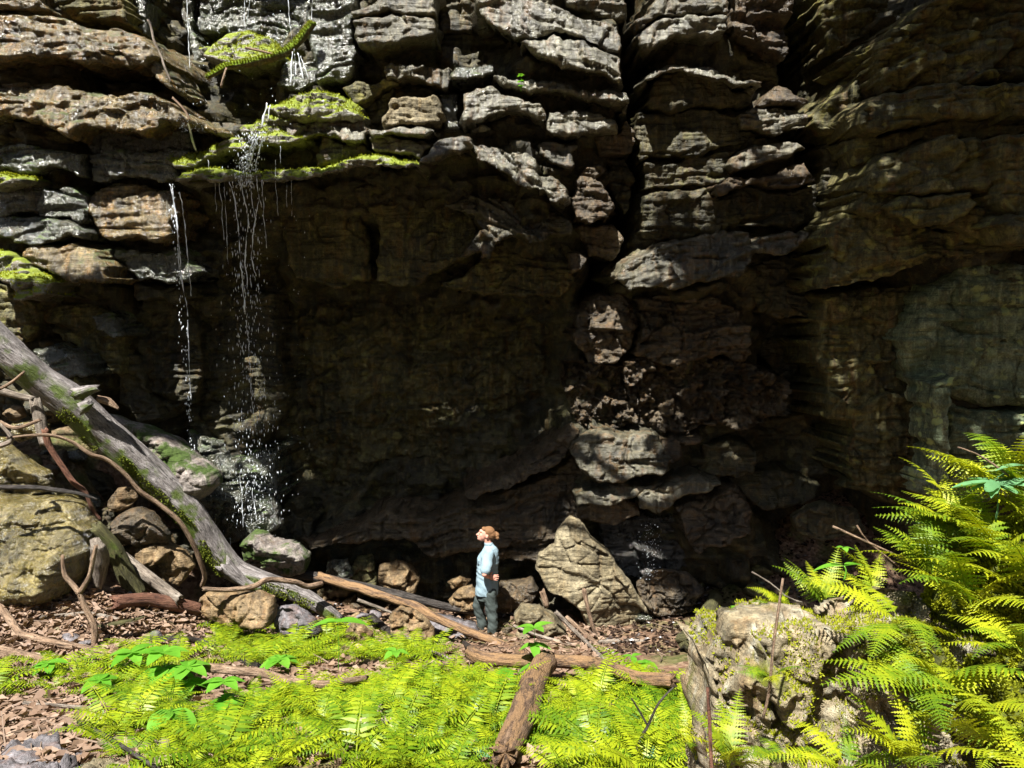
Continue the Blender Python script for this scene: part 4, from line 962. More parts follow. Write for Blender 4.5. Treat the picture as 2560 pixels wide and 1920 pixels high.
glog('log', [(-20,1622),(60,1640),(150,1660),(225,1650),(310,1634)], (26, 20), 'bark', "pale smooth branch half hidden by ferns at the left", 'branch', nseg=12)
glog('log', [(496,1666),(574,1675),(656,1683),(717,1699),(800,1711),(860,1705),(912,1697)], (20, 16), 'bark', "brown log lying through the ferns in the lower left", 'log', lift=0.2, nseg=12)
glog('branch', [(1035,1690),(1080,1670),(1130,1655)], (18, 14), 'bark', "short brown branch left of the level broken log", lift=0.08, nseg=10)
glog('log', [(369,1601),(440,1600),(492,1605),(540,1620)], (22, 20), 'darkwood', "charred black log behind the broad leaved plant", 'log', nseg=12)
glog('log', [(560,1640),(600,1650),(645,1668)], (24, 20), 'darkwood', "short dark ribbed log right of the charred log", 'log', nseg=12)
glog('log', [(100,1545),(160,1540),(230,1536),(330,1558)], (14, 12), 'greywood', "pale stick lying on the litter behind the forked branch", 'stick', nseg=10)
glog('log', [(250,1570),(320,1556),(362,1546)], (18, 14), 'mosswood', "mossy strip of bark below the red brown log", 'bark', nseg=10)
glog('plank', [(57,1520),(120,1514),(178,1508)], (16, 14), 'rotten', "yellowish splintered piece of wood below the big wet boulder", 'wood', nseg=8)
glog('twig', [(60,1757),(160,1765),(272,1775)], (10, 8), 'greywood', "straight grey twig on the bare litter at the left", 'twig', nseg=8, lift=0.05)
glog('twig', [(196,1806),(250,1832),(300,1862),(400,1925)], (9, 10), 'darkwood', "dark twig slanting into the bottom left slab", 'twig', nseg=8, lift=0.10)
glog('twig', [(530,1730),(600,1718),(690,1706)], (10, 7), 'bark', "thin twig under the brown log in the ferns", 'twig', nseg=8, lift=0.06)
limb('stick', [*path([(1390,1531),(1450,1590)], [11.7, 11.4]), gp(1516, 1655, 0.03)], wpx([6, 5, 5], [11.7, 11]), 'greywood', "left one of the pale sticks leaning below the pointed boulder", 'stick', nseg=8)
limb('stick', [*path([(1417,1543),(1480,1600)], [11.7, 11.3]), gp(1542, 1662, 0.03)], wpx([5, 6, 5], [11.7, 11]), 'bark', "right one of the pale sticks leaning below the pointed boulder", 'stick', nseg=8)
limb('stick', path([(1460,1474),(1472,1530),(1490,1592)], [11.9, 11.8]), wpx([6, 5, 4], [12, 12]), 'bark', "thin stick propped upright against the pointed boulder", 'stick', nseg=8)
limb('branch', path([(1497,1606),(1560,1603),(1620,1608),(1708,1622)], [11.3, 11.3]), wpx([6, 7, 7, 7], [11, 11]), 'greywood', "grey branch lying right of the pointed boulder's foot", nseg=10)
limb('stick', path([(1284,1564),(1350,1590),(1456,1617)], [11.4, 11.2]), wpx([4, 4, 3], [11, 11]), 'greywood', "thin stick in front of the rounded boulder", 'stick', nseg=8)
limb('stick', path([(1355,1478),(1362,1500),(1366,1515)], 12.2), wpx([7, 8, 7], [12, 12]), 'ochre' if False else 'bark', "short wooden stub behind the rounded boulder", 'stick', nseg=8)
limb('stick', path([(896,1500),(950,1520),(980,1532)], 11.6), wpx([4, 4, 3], [12, 12]), 'greywood', "pale thin stick under the long bare log", 'stick', nseg=8)
glog('stick', [(930,1545),(960,1570),(985,1585)], (22, 18), 'darkwood', "dark stub of wood left of the peaked brown stone", 'stick', nseg=10, lift=0.05)
glog('twig', [(1010,1588),(1060,1620),(1110,1640),(1140,1650)], (8, 6), 'greywood', "thin grey twig in front of the peaked brown stone", 'twig', nseg=8, lift=0.08)
MB = limb('branch', path([(519,193),(545,178),(566,166),(600,162),(635,156),(697,139),(738,111),(782,58)], [12.3, 12.7]), wpx([5, 7, 8, 9, 10, 11, 10, 9], [12.5, 12.5]), 'greenbranch',
     "moss covered branch caught across the upper waterfall", nseg=14, rough=0.3)
limb('twig', path([(615,120),(650,127),(685,136)], [12.5, 12.5]), wpx([3, 3, 2], [12.5, 12.5]), 'bark', "small bare twig above the mossy branch in the fall", 'twig', nseg=6)
limb('twig', path([(553,218),(560,190),(566,170)], [12.3, 12.3]), wpx([3, 3, 2], [12.5, 12.5]), 'bark', "small twig hanging from the mossy branch in the fall", 'twig', nseg=6)
limb('twig', path([(370,50),(385,100),(410,165),(428,205)], [12.3, 12.2]), wpx([3, 3, 3, 2], [12.5, 12.5]), 'greywood', "bare twig hanging beside the top left ledge", 'twig', nseg=6, wob=0.05)
limb('twig', path([(432,245),(460,275),(475,300)], [11.9, 11.9]), wpx([3, 3, 2], [12.5, 12.5]), 'bark', "twig lodged on the wet ledge left of the fall", 'twig', nseg=6, wob=0.04)
limb('twig', path([(470,310),(482,350),(492,380)], [12.0, 12.0]), wpx([2, 3, 2], [12.5, 12.5]), 'mosswood', "thin mossy stem hanging left of the waterfall", 'twig', nseg=6, wob=0.03)
# ------------------------------------------------------------------ leaf materials
def leaf_mat(name, a, b, trans=0.4, gloss=0.4, deep=None):
    t = NT(name)
    oi = t.n("ShaderNodeObjectInfo")
    fac = t.math('ADD', t.math('MULTIPLY', oi.outputs["Random"], 0.6), t.math('MULTIPLY', t.geo.outputs["Random Per Island"], 0.4))
    col = t.mix(fac, a, b)
    if deep: col = t.ramp(fac, [(0.0, deep), (0.3, a), (0.75, b), (0.97, b), (1.0, (0.22, 0.12, 0.03))])
    n = t.noise(25, 3)
    col = t.mix(0.3, col, t.ramp(n, [(0.3, 0.5), (0.7, 1.0)]), 'MULTIPLY')
    p = t.principled(col, gloss, None, 0.35)
    tr = t.n("ShaderNodeBsdfTranslucent"); t.l(t.mix(1.0, col, (1.15, 1.1, 0.5), 'MULTIPLY'), tr.inputs[0])
    mx = t.n("ShaderNodeMixShader"); mx.inputs[0].default_value = trans
    t.l(p.outputs[0], mx.inputs[1]); t.l(tr.outputs[0], mx.inputs[2])
    return t.done(mx.outputs[0])
M['fern'] = leaf_mat("fern_green", (0.10, 0.19, 0.006), (0.29, 0.345, 0.010), 0.3, 0.45, deep=(0.02, 0.07, 0.005))
M['fernnear'] = leaf_mat("near_fern_green", (0.13, 0.22, 0.008), (0.36, 0.39, 0.012), 0.35, 0.5, deep=(0.05, 0.12, 0.008))
M['moss'] = leaf_mat("bright_moss", (0.14, 0.17, 0.004), (0.36, 0.38, 0.008), 0.3, 0.8)
M['trunkmoss'] = leaf_mat("trunk_moss", (0.05, 0.08, 0.006), (0.17, 0.20, 0.015), 0.25, 0.8)
M['leaf'] = leaf_mat("broad_leaf_green", (0.08, 0.27, 0.015), (0.18, 0.42, 0.04), 0.45, 0.35)
M['bluegreen'] = leaf_mat("blue_green_leaf", (0.10, 0.25, 0.10), (0.16, 0.34, 0.16), 0.3, 0.35)
M['canopy'] = leaf_mat("canopy_leaves", (0.04, 0.09, 0.015), (0.08, 0.14, 0.025), 0.3, 0.5)
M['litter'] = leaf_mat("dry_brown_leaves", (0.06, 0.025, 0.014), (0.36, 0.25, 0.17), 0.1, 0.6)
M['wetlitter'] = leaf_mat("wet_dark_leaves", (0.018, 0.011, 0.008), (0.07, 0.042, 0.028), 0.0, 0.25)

# ------------------------------------------------------------------ ferns
def frond_geo(L, W, pairs, seed, lobes=0, arch=1.0):
    """one fern frond along +X rising then drooping: verts, faces"""
    rs = np.random.RandomState(seed)
    V, Fc = [], []
    n = 14
    ang = np.radians(np.interp(np.linspace(0, 1, n), [0, .35, 1], [62 * arch, 30 * arch, -22 * arch]))
    bend = np.cumsum(rs.normal(0, 0.03, n))
    ds = L / (n - 1)
    pts = [np.zeros(3)]
    for i in range(n - 1):
        pts.append(pts[-1] + ds * np.array([math.cos(ang[i]) * math.cos(bend[i]), math.cos(ang[i]) * math.sin(bend[i]), math.sin(ang[i])]))
    pts = np.array(pts); u = np.linspace(0, 1, n)
    def P(t): return np.array([np.interp(t, u, pts[:, k]) for k in range(3)])
    # rachis
    w = 0.0035 * (L / 0.5)
    for i in range(n):
        k = w * (1 - 0.8 * u[i])
        V += [pts[i] + (0, -k, 0), pts[i] + (0, k, 0), pts[i] + (0, 0, -k * 1.5)]
    for i in range(n - 1):
        a, b = 3 * i, 3 * i + 3
        Fc += [(a, b, b + 1, a + 1), (a + 1, b + 1, b + 2, a + 2), (a + 2, b + 2, b, a)]
    t0 = 0.16
    for j in range(pairs):
        t = t0 + (1 - t0) * (j + 0.5) / pairs
        s = (t - t0) / (1 - t0)
        ln = W * min(1.0, 0.55 + 2.2 * s) * (1 - s) ** 0.85 + 0.006
        p = P(t); T = P(min(1, t + 0.02)) - P(max(0, t - 0.02)); T /= np.linalg.norm(T) + 1e-9
        for sg in (-1, 1):
            S_ = np.array([-T[1], T[0], 0]) * sg; S_ /= np.linalg.norm(S_) + 1e-9
            N = np.cross(T, S_) * sg
            fw = 0.30 + rs.uniform(-.08, .08)
            D = S_ * math.cos(fw) + T * math.sin(fw) - N * 0.0
            D = D + np.array([0, 0, rs.uniform(-.22, .12)]); D /= np.linalg.norm(D)
            Q = np.cross(N, D)
            wd = ln * (0.10 if not lobes else 0.15) + 0.0015
            b = len(V)
            if lobes:
                V.append(p); m = lobes
                for i in range(1, m + 1):
                    f = i / m; tw = wd * (1 - f) ** 0.7 * (0.75 if i < m else 0) + 0.0004
                    c = p + D * ln * f + np.array([0, 0, -ln * 0.16 * f * f])
                    c0 = p + D * ln * (f - 0.55 / m) + np.array([0, 0, -ln * 0.16 * f * f])
                    tw0 = wd * (1 - (f - .55 / m)) ** 0.7 * 1.15
                    V += [c0 + Q * tw0, c0 - Q * tw0, c + Q * tw * 0.42, c - Q * tw * 0.42]
                last = (b, b)
                for i in range(m):
                    k = b + 1 + 4 * i
                    if i == 0: Fc += [(b, k, k + 2), (b, k + 2, k + 3), (b, k + 3, k + 1)]
                    else:
                        l2, l3 = k - 2, k - 1
                        Fc += [(l2, k, k + 2), (l2, k + 2, k + 3, l3), (l3, k + 3, k + 1)]
            else:
                mid = p + D * ln * 0.45 + np.array([0, 0, -ln * 0.03]); tip = p + D * ln + np.array([0, 0, -ln * 0.15])
                q1 = p + D * ln * 0.12
                V += [q1 + Q * wd * 0.8, q1 - Q * wd * 0.8, mid + Q * wd * 0.8, mid - Q * wd * 0.8, tip]
                Fc += [(b, b + 2, b + 3, b + 1), (b + 2, b + 4, b + 3)]
    return np.array(V), Fc
def rotz(V, a): c, s = math.cos(a), math.sin(a); return V @ np.array([[c, s, 0], [-s, c, 0], [0, 0, 1]])
def fern_geo(nf, L, seed, pairs=16, lobes=0):
    rs = np.random.RandomState(seed); V, Fc = [], []; off = 0
    for i in range(nf):
        l = L * rs.uniform(0.65, 1.1)
        v, f = frond_geo(l, l * rs.uniform(0.20, 0.27), pairs, seed * 31 + i, lobes, rs.uniform(0.5, 1.15))
        v = rotz(v, 6.283 * (i + rs.uniform(-.3, .3)) / nf)
        V.append(v); Fc += [tuple(k + off for k in q) for q in f]; off += len(v)
    return np.concatenate(V), Fc
def in_poly(px, py, P):
    c = False
    for (x0, y0), (x1, y1) in zip(P, P[1:] + P[:1]):
        if (y0 > py) != (y1 > py) and px < (x1 - x0) * (py - y0) / (y1 - y0) + x0: c = not c
    return c
def project(p):
    f = p[1] * CP + p[2] * SP; v = -p[1] * SP + p[2] * CP
    return 1280 + F * p[0] / f, 960 - F * v / f
FERN_ME = []
for i in range(8):
    v, f = fern_geo(5 + i % 4, 0.54, 100 + i, pairs=18)
    me = bpy.data.meshes.new("fern"); me.from_pydata([tuple(a) for a in v], [], f); me.update(); me.materials.append(M['fern']); FERN_ME.append(me)
DENSE = [(440,1640),(560,1570),(700,1560),(760,1600),(950,1600),(1090,1640),(1180,1690),(1500,1705),(1700,1730),(1760,1960),(380,1960),(430,1800),(500,1720)]
SPARSE = [(-80,1690),(330,1640),(440,1640),(500,1720),(430,1800),(380,1960),(250,1880),(330,1780),(200,1720),(-80,1760)]
LOGZONE = [(1225,1890),(1325,1650),(1400,1650),(1400,1700),(1315,1890)]
rs = np.random.RandomState(5)
spots = []
tries = 0
while len(spots) < 470 and tries < 40000:
    tries += 1
    y = rs.uniform(4.2, 11.4); x = rs.uniform(-7, 3)
    p = np.array([x, y, float(ground_z(x, y))]); px, py = project(p)
    dens = in_poly(px, py, DENSE); spar = in_poly(px, py, SPARSE)
    if any(in_poly(px, py, z_) for z_ in (LOGZONE, [(480, 1655), (930, 1680), (930, 1755), (700, 1770), (480, 1730)], [(1150, 1630), (1700, 1690), (1700, 1740), (1150, 1700)])): continue
    if (dens and pn(x * 1.2, y * 1.2, 4.4) > -0.08 + 0.12 * pn(x * 3, y * 3, 9.1)) or (spar and rs.rand() < 0.6):
        spots.append((y, p, rs.uniform(0.5, 1.0) + 0.7 * rs.rand() ** 3))
spots.sort(key=lambda a: a[0])
FERN_LABELS = [(470, "bright green fern in the litter at the lower left", "ferns at the lower left"),
               (900, "bright green fern left of the small pale rock", "ferns in the left of the bed"),
               (1290, "bright green fern just left of the short thick log", "ferns left of the short thick log"),
               (9999, "bright green fern right of the short thick log", "ferns right of the short thick log")]
def fern_label(px): return next((l, g) for m, l, g in FERN_LABELS if px < m)
rest = []
for i, (y, p, s) in enumerate(spots):
    if i < 280:
        o = bpy.data.objects.new("fern", FERN_ME[rs.randint(8)]); COL.objects.link(o)
        o.location = p; o.scale = (s, s, s * rs.uniform(0.7, 1.1)); o.rotation_euler = (rs.normal(0, .12) - 0.12, rs.normal(0, .12), rs.uniform(0, 6.283))
        l, g = fern_label(project(p)[0]); sz = 'tall' if s > 0.95 else 'low' if s < 0.68 else 'midsize'; tag(o, l.replace('bright green', sz + ' bright green') + (' near the bottom edge' if y < 6.2 else ' farther up'), 'fern', g)
    else: rest.append((p, s))
# the rest of the bed, farther up: one mass
gv = [fern_geo(6, 0.58, 300 + i, pairs=15) for i in range(6)]
VV, FF, off = [], [], 0
for p, s in rest:
    v, f = gv[rs.randint(6)]
    v = rotz(v * s * np.array([1, 1, rs.uniform(.7, 1.1)]), rs.uniform(0, 6.283)) + p
    VV.append(v); FF += [tuple(k + off for k in q) for q in f]; off += len(v)
bed = mesh_obj("fern_bed", np.concatenate(VV), FF, M['fern'], smooth=False)
tag(bed, "thick bed of bright green ferns higher up the slope", "ferns", kind="stuff")

# ------------------------------------------------------------------ leaf litter
def litter(name, n, where, mat, size, label, seed, lift=0.012):
    rs = np.random.RandomState(seed); V, Fc = [], []
    k = 0
    for p in where(rs, n):
        s = rs.uniform(*size); a = rs.uniform(0, 6.283); curl = rs.uniform(0.1, 0.9) * s
        d = np.array([math.cos(a), math.sin(a), rs.normal(0, .25)]); e = np.array([-math.sin(a), math.cos(a), rs.normal(0, .3)])
        b = len(V)
        c = p + np.array([0, 0, lift + rs.uniform(0, 0.03)])
        V += [c - d * s, c - d * s * .3 + e * s * .5 + (0, 0, curl), c + d * s * .45 + e * s * .42 + (0, 0, curl), c + d * s + (0, 0, curl * .6), c + d * s * .4 - e * s * .45 + (0, 0, curl * .7), c - d * s * .35 - e * s * .5 + (0, 0, curl * .7), c]
        Fc += [(b, b + 6, b + 1), (b + 1, b + 6, b + 2), (b + 2, b + 6, b + 3), (b + 3, b + 6, b + 4), (b + 4, b + 6, b + 5), (b + 5, b + 6, b)]
    o = mesh_obj(name, V, Fc, M[mat], smooth=False)
    tag(o, label, "leaves", kind="stuff")
def from_px(boxes):
    def w(rs, n):
        b = np.array(boxes, float)[rs.randint(len(boxes), size=n)]
        return gps(b[:, 0] + (b[:, 2] - b[:, 0]) * rs.rand(n), b[:, 1] + (b[:, 3] - b[:, 1]) * rs.rand(n))
    return w
litter("dry_leaves", 12500, from_px([(-400,1480,100,1800),(-40,1480,560,1720),(-40,1680,380,1920),(300,1540,1000,1720),(380,1700,1720,1920),(860,1540,1560,1720),(-40,1480,400,1700)]), 'litter', (0.016, 0.07),
       "dry brown fallen leaves covering the sunlit slope", 3)
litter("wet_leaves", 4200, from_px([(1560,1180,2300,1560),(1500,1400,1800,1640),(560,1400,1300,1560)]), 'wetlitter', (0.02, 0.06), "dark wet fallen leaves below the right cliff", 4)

# fine broken twigs lying among the leaves
def twig_litter(n, boxes, seed):
    rs = np.random.RandomState(seed); b = np.array(boxes, float)[rs.randint(len(boxes), size=n)]
    P = gps(b[:, 0] + (b[:, 2] - b[:, 0]) * rs.rand(n), b[:, 1] + (b[:, 3] - b[:, 1]) * rs.rand(n)); V, Fc = [], []
    for p in P:
        L = rs.uniform(.06, .32); a = rs.uniform(0, 3.14); r = rs.uniform(.003, .009); d = np.array([math.cos(a), math.sin(a), rs.normal(0, .12)])
        e = np.array([-math.sin(a), math.cos(a), 0]); u = np.array([0, 0, 1.0]); c = p + (0, 0, .03 + rs.rand() * .03); k = e * rs.normal(0, .12) * L; o = len(V)
        for t, rr in ((-1, 1), (0, .9), (1, .5)):
            m = c + d * L * t + k * (1 - abs(t)); V += [m + e * r * rr, m - e * r * rr * .5 + u * r * rr, m - e * r * rr * .5 - u * r * rr]
        for i in (0, 3):
            Fc += [(o + i + j, o + i + (j + 1) % 3, o + i + 3 + (j + 1) % 3, o + i + 3 + j) for j in range(3)]
    tag(mesh_obj("fallen_twigs", V, Fc, M['litterwood'], smooth=False), "small broken twigs scattered through the fallen leaves", "twigs", kind="stuff")
M['litterwood'] = leaf_mat("litter_twig_wood", (0.05, 0.03, 0.02), (0.30, 0.22, 0.16), 0.0, 0.8)
twig_litter(420, [(-40,1500,560,1720),(-40,1690,380,1920),(400,1540,1560,1700),(860,1560,1700,1660)], 8)

# ------------------------------------------------------------------ broad-leaved plants
def leaf_blade(L, W, seed, droop=0.25, maple=False):
    if maple:                                  # five pointed lobes round the stalk
        th = np.radians(np.linspace(-150, 150, 61)); r = np.full(61, 0.34)
        for c, w in ((0, 1.0), (52, .86), (-52, .86), (112, .55), (-112, .55)):
            r = np.maximum(r, w * np.clip(1 - np.abs(np.degrees(th) - c) / 34, 0, 1) ** 0.75)
        r = r * L * (1 + 0.05 * np.sin(np.arange(61) * 2.6))
        V = [(0, 0, 0)] + [(a * math.cos(b) * .8, a * math.sin(b) * .8, -droop * a * a / L) for a, b in zip(r, th)]
        return np.array(V, float), [(0, i, i + 1) for i in range(1, 61)]
    """an oval pointed leaf from the origin along +X with a folded midrib"""
    n = 8; V, Fc = [], []
    for i in range(n + 1):
        t = i / n
        w = W * math.sin(math.pi * min(1, t ** 0.75)) ** 0.8 * 0.5 if 0 < t < 1 else 0.0005
        if maple: w = W * 0.5 * (0.25 + abs(math.sin(t * math.pi * 2.6)) * (1 - 0.55 * t)) * (1 if t < 1 else 0) + 0.0005
        z = -droop * L * t * t
        V += [(L * t, w, z + w * 0.25), (L * t, 0, z), (L * t, -w, z + w * 0.25)]
    for i in range(n):
        a, b = 3 * i, 3 * i + 3
        Fc += [(a, b, b + 1, a + 1), (a + 1, b + 1, b + 2, a + 2)]
    return np.array(V, float), Fc
def plant(px, py, Y, leaves, label, mat='leaf', stem=0.25, name='leafy_plant', cat='plant', ground=True, lean=(0, 0)):
    """leaves: (height fraction, azimuth deg, pitch deg, length, width)"""
    base = gp(px, py) if Y is None else at(px, py, Y)
    root = empty(name, tuple(base)); tag(root, label, cat)
    top = np.array([lean[0], lean[1], stem])
    V, f = tube_mesh([(0, 0, -0.02), top * 0.5 + (0.01, 0, 0), top], [0.005, 0.004, 0.003], seed=1, nseg=6, step=0.03, rough=0.05)
    mesh_obj("stem", V, f, M[mat], root)
    for i, (h, az, pt, L, W) in enumerate(leaves):
        v, fc = leaf_blade(L, W, i, droop=0.3, maple=(cat == 'sapling'))
        a, b = math.radians(az), math.radians(pt)
        R = np.array((Matrix.Rotation(a, 3, 'Z') @ Matrix.Rotation(-b, 3, 'Y')))
        o = mesh_obj("leaf", v @ R.T, fc, M[mat], root)
        o.location = tuple(top * h)
def whorl(n, L, W, h=1.0, az0=0, pitch=10, seed=0):
    r = np.random.RandomState(seed)
    return [(h, az0 + 360 * i / n + r.uniform(-12, 12), pitch + r.uniform(-12, 12), L * r.uniform(.8, 1.1), W * r.uniform(.85, 1.1)) for i in range(n)]
plant(410, 1720, None, whorl(6, .30, .18, 1.0, 20, 5, 1) + whorl(5, .32, .19, .55, 60, 0, 2), "lush broad leaved plant at the left of the fern bed", stem=0.38)
plant(470, 1740, None, whorl(6, .28, .17, 1.0, 40, 0, 3) + whorl(5, .28, .17, .5, 0, -10, 4), "second broad leaved plant touching the lush one on its right", stem=0.30)
plant(430, 1845, None, whorl(4, .28, .18, 1.0, 250, -20, 5), "low plant with one big hanging leaf left of the pale rock", stem=0.22)
plant(330, 1690, None, whorl(6, .27, .16, 1.0, 10, 5, 12), "broad leaved plant left of the lush one", stem=0.26)
plant(845, 1690, None, [(1, 185, 5, .30, .17), (1, 5, 8, .34, .18), (1, 100, 15, .12, .08), (1, 200, 20, .16, .08)], "plant with two wide opposite leaves in the fern bed", stem=0.62)
plant(700, 1690, None, whorl(7, .24, .13, 1.0, 0, 0, 6), "star shaped leafy plant above the brown log", stem=0.2)
plant(800, 1760, None, whorl(3, .14, .11, 1.0, 300, -10, 7), "small heart leaved plant under the brown log", stem=0.16)
plant(1335, 1710, None, whorl(5, .22, .12, 1.0, 15, 10, 8) + whorl(5, .2, .11, .7, 50, 0, 9) + whorl(4, .2, .12, .35, 10, -5, 10), "tall bright plant growing behind the short thick log", stem=0.62)
plant(1265, 1755, None, whorl(4, .17, .10, 1.0, 30, 0, 13), "small leafy plant at the left side of the short thick log", stem=0.3)
plant(1165, 1925, None, whorl(3, .19, .12, 1.0, 80, 20, 11), "blue green three leaved plant at the bottom edge", mat='bluegreen', stem=0.10)
plant(1625, 1930, None, whorl(2, .12, .09, 1.0, 80, 40, 14), "small blue green leaf at the bottom edge right of the thick log", mat='bluegreen', stem=0.08)
plant(1615, 1690, None, whorl(6, .15, .09, 1.0, 10, 5, 15), "leafy plant at the right end of the level broken log", stem=0.16)
plant(1580, 1670, None, whorl(3, .16, .09, 1.0, 160, 5, 16), "small leafy plant left of the level log's right end", stem=0.14)
plant(1302, 225, 12.1, whorl(5, .07, .05, 1.0, 0, 20, 17) + whorl(5, .07, .05, .6, 40, 10, 18) + whorl(4, .06, .045, .3, 0, 0, 19), "tiny green plant rooted on a high cliff ledge", stem=0.22)
plant(1835, 1530, 10.4, whorl(3, .09, .07, 1.0, 0, 10, 20), "small green seedling in the wet leaves by the mossy log", stem=0.06)
plant(2110, 1390, 9.0, whorl(4, .12, .07, 1.0, 0, 10, 21), "small shaded seedling behind the foreground ferns", stem=0.1)
plant(120, 1705, None, whorl(6, .2, .12, 1.0, 10, 5, 31), "leafy plant among the ferns at the far left", stem=0.2)
plant(250, 1745, None, whorl(5, .22, .13, 1.0, 30, 5, 32), "leafy plant on the litter above the straight grey twig", stem=0.18)
plant(560, 1800, None, whorl(5, .2, .12, 1.0, 30, 5, 33) + whorl(4, .2, .12, .5, 0, 0, 34), "leafy plant in the ferns below the brown log", stem=0.34)
plant(990, 1700, None, whorl(5, .18, .11, 1.0, 0, 5, 35), "leafy plant in the ferns above the pale flat stone", stem=0.32)
# bare sapling stems
def stemtwig(px, Y, w, label, mat='greywood', cat='twig', name='twig'):
    return limb(name, path(px, Y), wpx(w, Y if hasattr(Y, '__len__') else [Y, Y]), mat, label, cat, nseg=8, wob=0.004)
sap = empty('bare_sapling', tuple(gp(1575, 1925))); sy = gp(1575, 1925)[1]
tag(sap, "bare forked sapling stem in the ferns left of the pale boulder", "sapling")
limb('stem', path([(1570,1935),(1604,1843),(1620,1814),(1645,1761),(1683,1718)], sy), wpx([4, 4, 4, 3, 2], [sy, sy]), 'darkwood', parent=sap, nseg=8)
limb('fork', path([(1620,1816),(1600,1780),(1579,1746)], sy), wpx([3, 3, 2], [sy, sy]), 'darkwood', parent=sap, nseg=6)
# ------------------------------------------------------------------ the pale boulder in the right foreground
NB = [(1800,1960),(1790,1850),(1796,1740),(1808,1690),(1830,1655),(1870,1640),(1950,1610),(2030,1605),(2090,1595),(2180,1600),(2300,1610),(2420,1600),(2520,1580),(2660,1560),(2700,2100),(1800,2100)]
near = block('boulder', NB, 3.5, 'near', parent=False if False else empty('tmp'), thick=0.5, r=0.05, res=0.011, jag=0.09, top=-0.06, under=0, behind=None, seed=44,
             lump=0.10, chunk=0.09, strata=0.015, flute=0.04, groove=0.05, fine=0.035, cell=(4.2, 2.2), tilt=(-0.15, 0.12))
tmp = near.parent; near.parent = None; bpy.data.objects.remove(tmp)
tag(near, "pale weathered boulder with moss and ferns in the right foreground", "boulder")
# top of the boulder: broken slabs
ST([(1790,1560),(1803,1533),(1906,1521),(2000,1512),(2010,1560),(1950,1590),(1840,1600),(1786,1592)], 3.9, 0.16, 'near', "flat broken slab on the left of the pale boulder's top", cat='rock', name='flat_rock', res=0.012, sharp=0.5)
ST([(2030,1570),(2040,1520),(2075,1502),(2152,1486),(2200,1470),(2290,1480),(2300,1540),(2200,1560),(2100,1585)], 3.85, 0.18, 'near', "bleached white slab on the middle of the pale boulder's top", cat='rock', name='flat_rock', res=0.012, sharp=0.5)
# moss mound on the right
def mound(px, Y, thick, seed):
    return stone('moss_mound', px, Y, thick, 'mossbase', None, None, seed=seed, res=0.025, facets=0, sharp=1.0, chunk=0.06, lump=0.16, cell=(3.5, 3.5))
M['mossbase'] = rock_mat("deep_moss", (0.04, 0.05, 0.004), (0.10, 0.12, 0.006), (0.17, 0.18, 0.008), rough=(0.8, 0.95), stain_amt=0.1, seep=0.1)
mm = mound([(2330,1520),(2350,1440),(2400,1400),(2460,1370),(2500,1320),(2580,1310),(2700,1300),(2700,1760),(2620,1780),(2560,1700),(2500,1720),(2440,1640),(2400,1650),(2370,1580)], 3.75, 0.4, 71)
m2 = mound([(2390,1700),(2420,1650),(2480,1640),(2520,1700),(2620,1720),(2680,1800),(2600,1960),(2500,1900),(2440,1860),(2400,1780)], 3.45, 0.25, 72)
tag(m2, "lower moss cushion at the right edge under the ferns", "moss")
m3 = mound([(2215,1640),(2240,1580),(2300,1560),(2350,1590),(2370,1680),(2330,1760),(2260,1740),(2225,1700)], 3.45, 0.16, 73)
tag(m3, "small moss cushion on the pale boulder behind the large fern", "moss")
tag(mm, "bright yellow green moss mound at the right edge", "moss")
def spikes(name, src, n, size, mat, label, seed, mask=None, up=-0.3, parent=None):
    """tiny moss shoots standing on the surface of another mesh"""
    rs = np.random.RandomState(seed); me = src.data
    nf = len(me.polygons); C = np.zeros(nf * 3); N = np.zeros(nf * 3); A = np.zeros(nf)
    me.polygons.foreach_get("center", C); me.polygons.foreach_get("normal", N); me.polygons.foreach_get("area", A)
    C = C.reshape(-1, 3) + np.array(src.location); N = N.reshape(-1, 3)
    ok = (N[:, 1] < 0.3) & (N[:, 2] > up)
    if mask is not None: ok &= mask(C, N)
    pr = A * ok; pr /= pr.sum()
    k = rs.choice(nf, n, p=pr)
    p = C[k] + rs.normal(0, 0.006, (n, 3)); d = N[k] + rs.normal(0, .55, (n, 3)) + np.array([0, 0, .25]); d /= np.linalg.norm(d, axis=1)[:, None]
    e = np.cross(d, rs.normal(size=(n, 3))); e /= np.linalg.norm(e, axis=1)[:, None]
    s = rs.uniform(*size, n)[:, None]
    V = np.stack([p - e * s * .16, p + e * s * .16, p + d * s * .6 + e * s * .2, p + d * s, p + d * s * .6 - e * s * .2], 1).reshape(-1, 3)
    b = 5 * np.arange(n)[:, None]
    Fc = np.concatenate([b + np.array([[0, 1, 2]]), b + np.array([[0, 2, 4]]), b + np.array([[4, 2, 3]])])
    o = mesh_obj(name, V, Fc, M[mat], smooth=False)
    if parent is not None:
        o.parent = parent; o["kind"] = "stuff"
        if parent.location.length: o.location = -parent.location
        return o
    return tag(o, label, "moss", kind="stuff")
spikes("moss_shoots", mm, 52000, (0.014, 0.034), 'moss', "feathery bright moss shoots covering the mound at the right edge", 1, mask=lambda C, N: (C[:, 0] < 2.75))
spikes("moss_shoots", m2, 12000, (0.012, 0.03), 'moss', "bright moss shoots on the lower cushion at the right edge", 5)
spikes("moss_shoots", m3, 7000, (0.010, 0.024), 'moss', "bright moss shoots on the small cushion of the pale boulder", 6)
spikes("moss_shoots", near, 34000, (0.007, 0.018), 'moss', "patches of yellow moss on the pale foreground boulder", 2, mask=lambda C, N: (fbm(C[:, 0] * 3.2, C[:, 2] * 2.2, 5.5, 3) + 0.6 * N[:, 2] + 0.25 * (C[:, 0] - 1.6)) > 0.24)
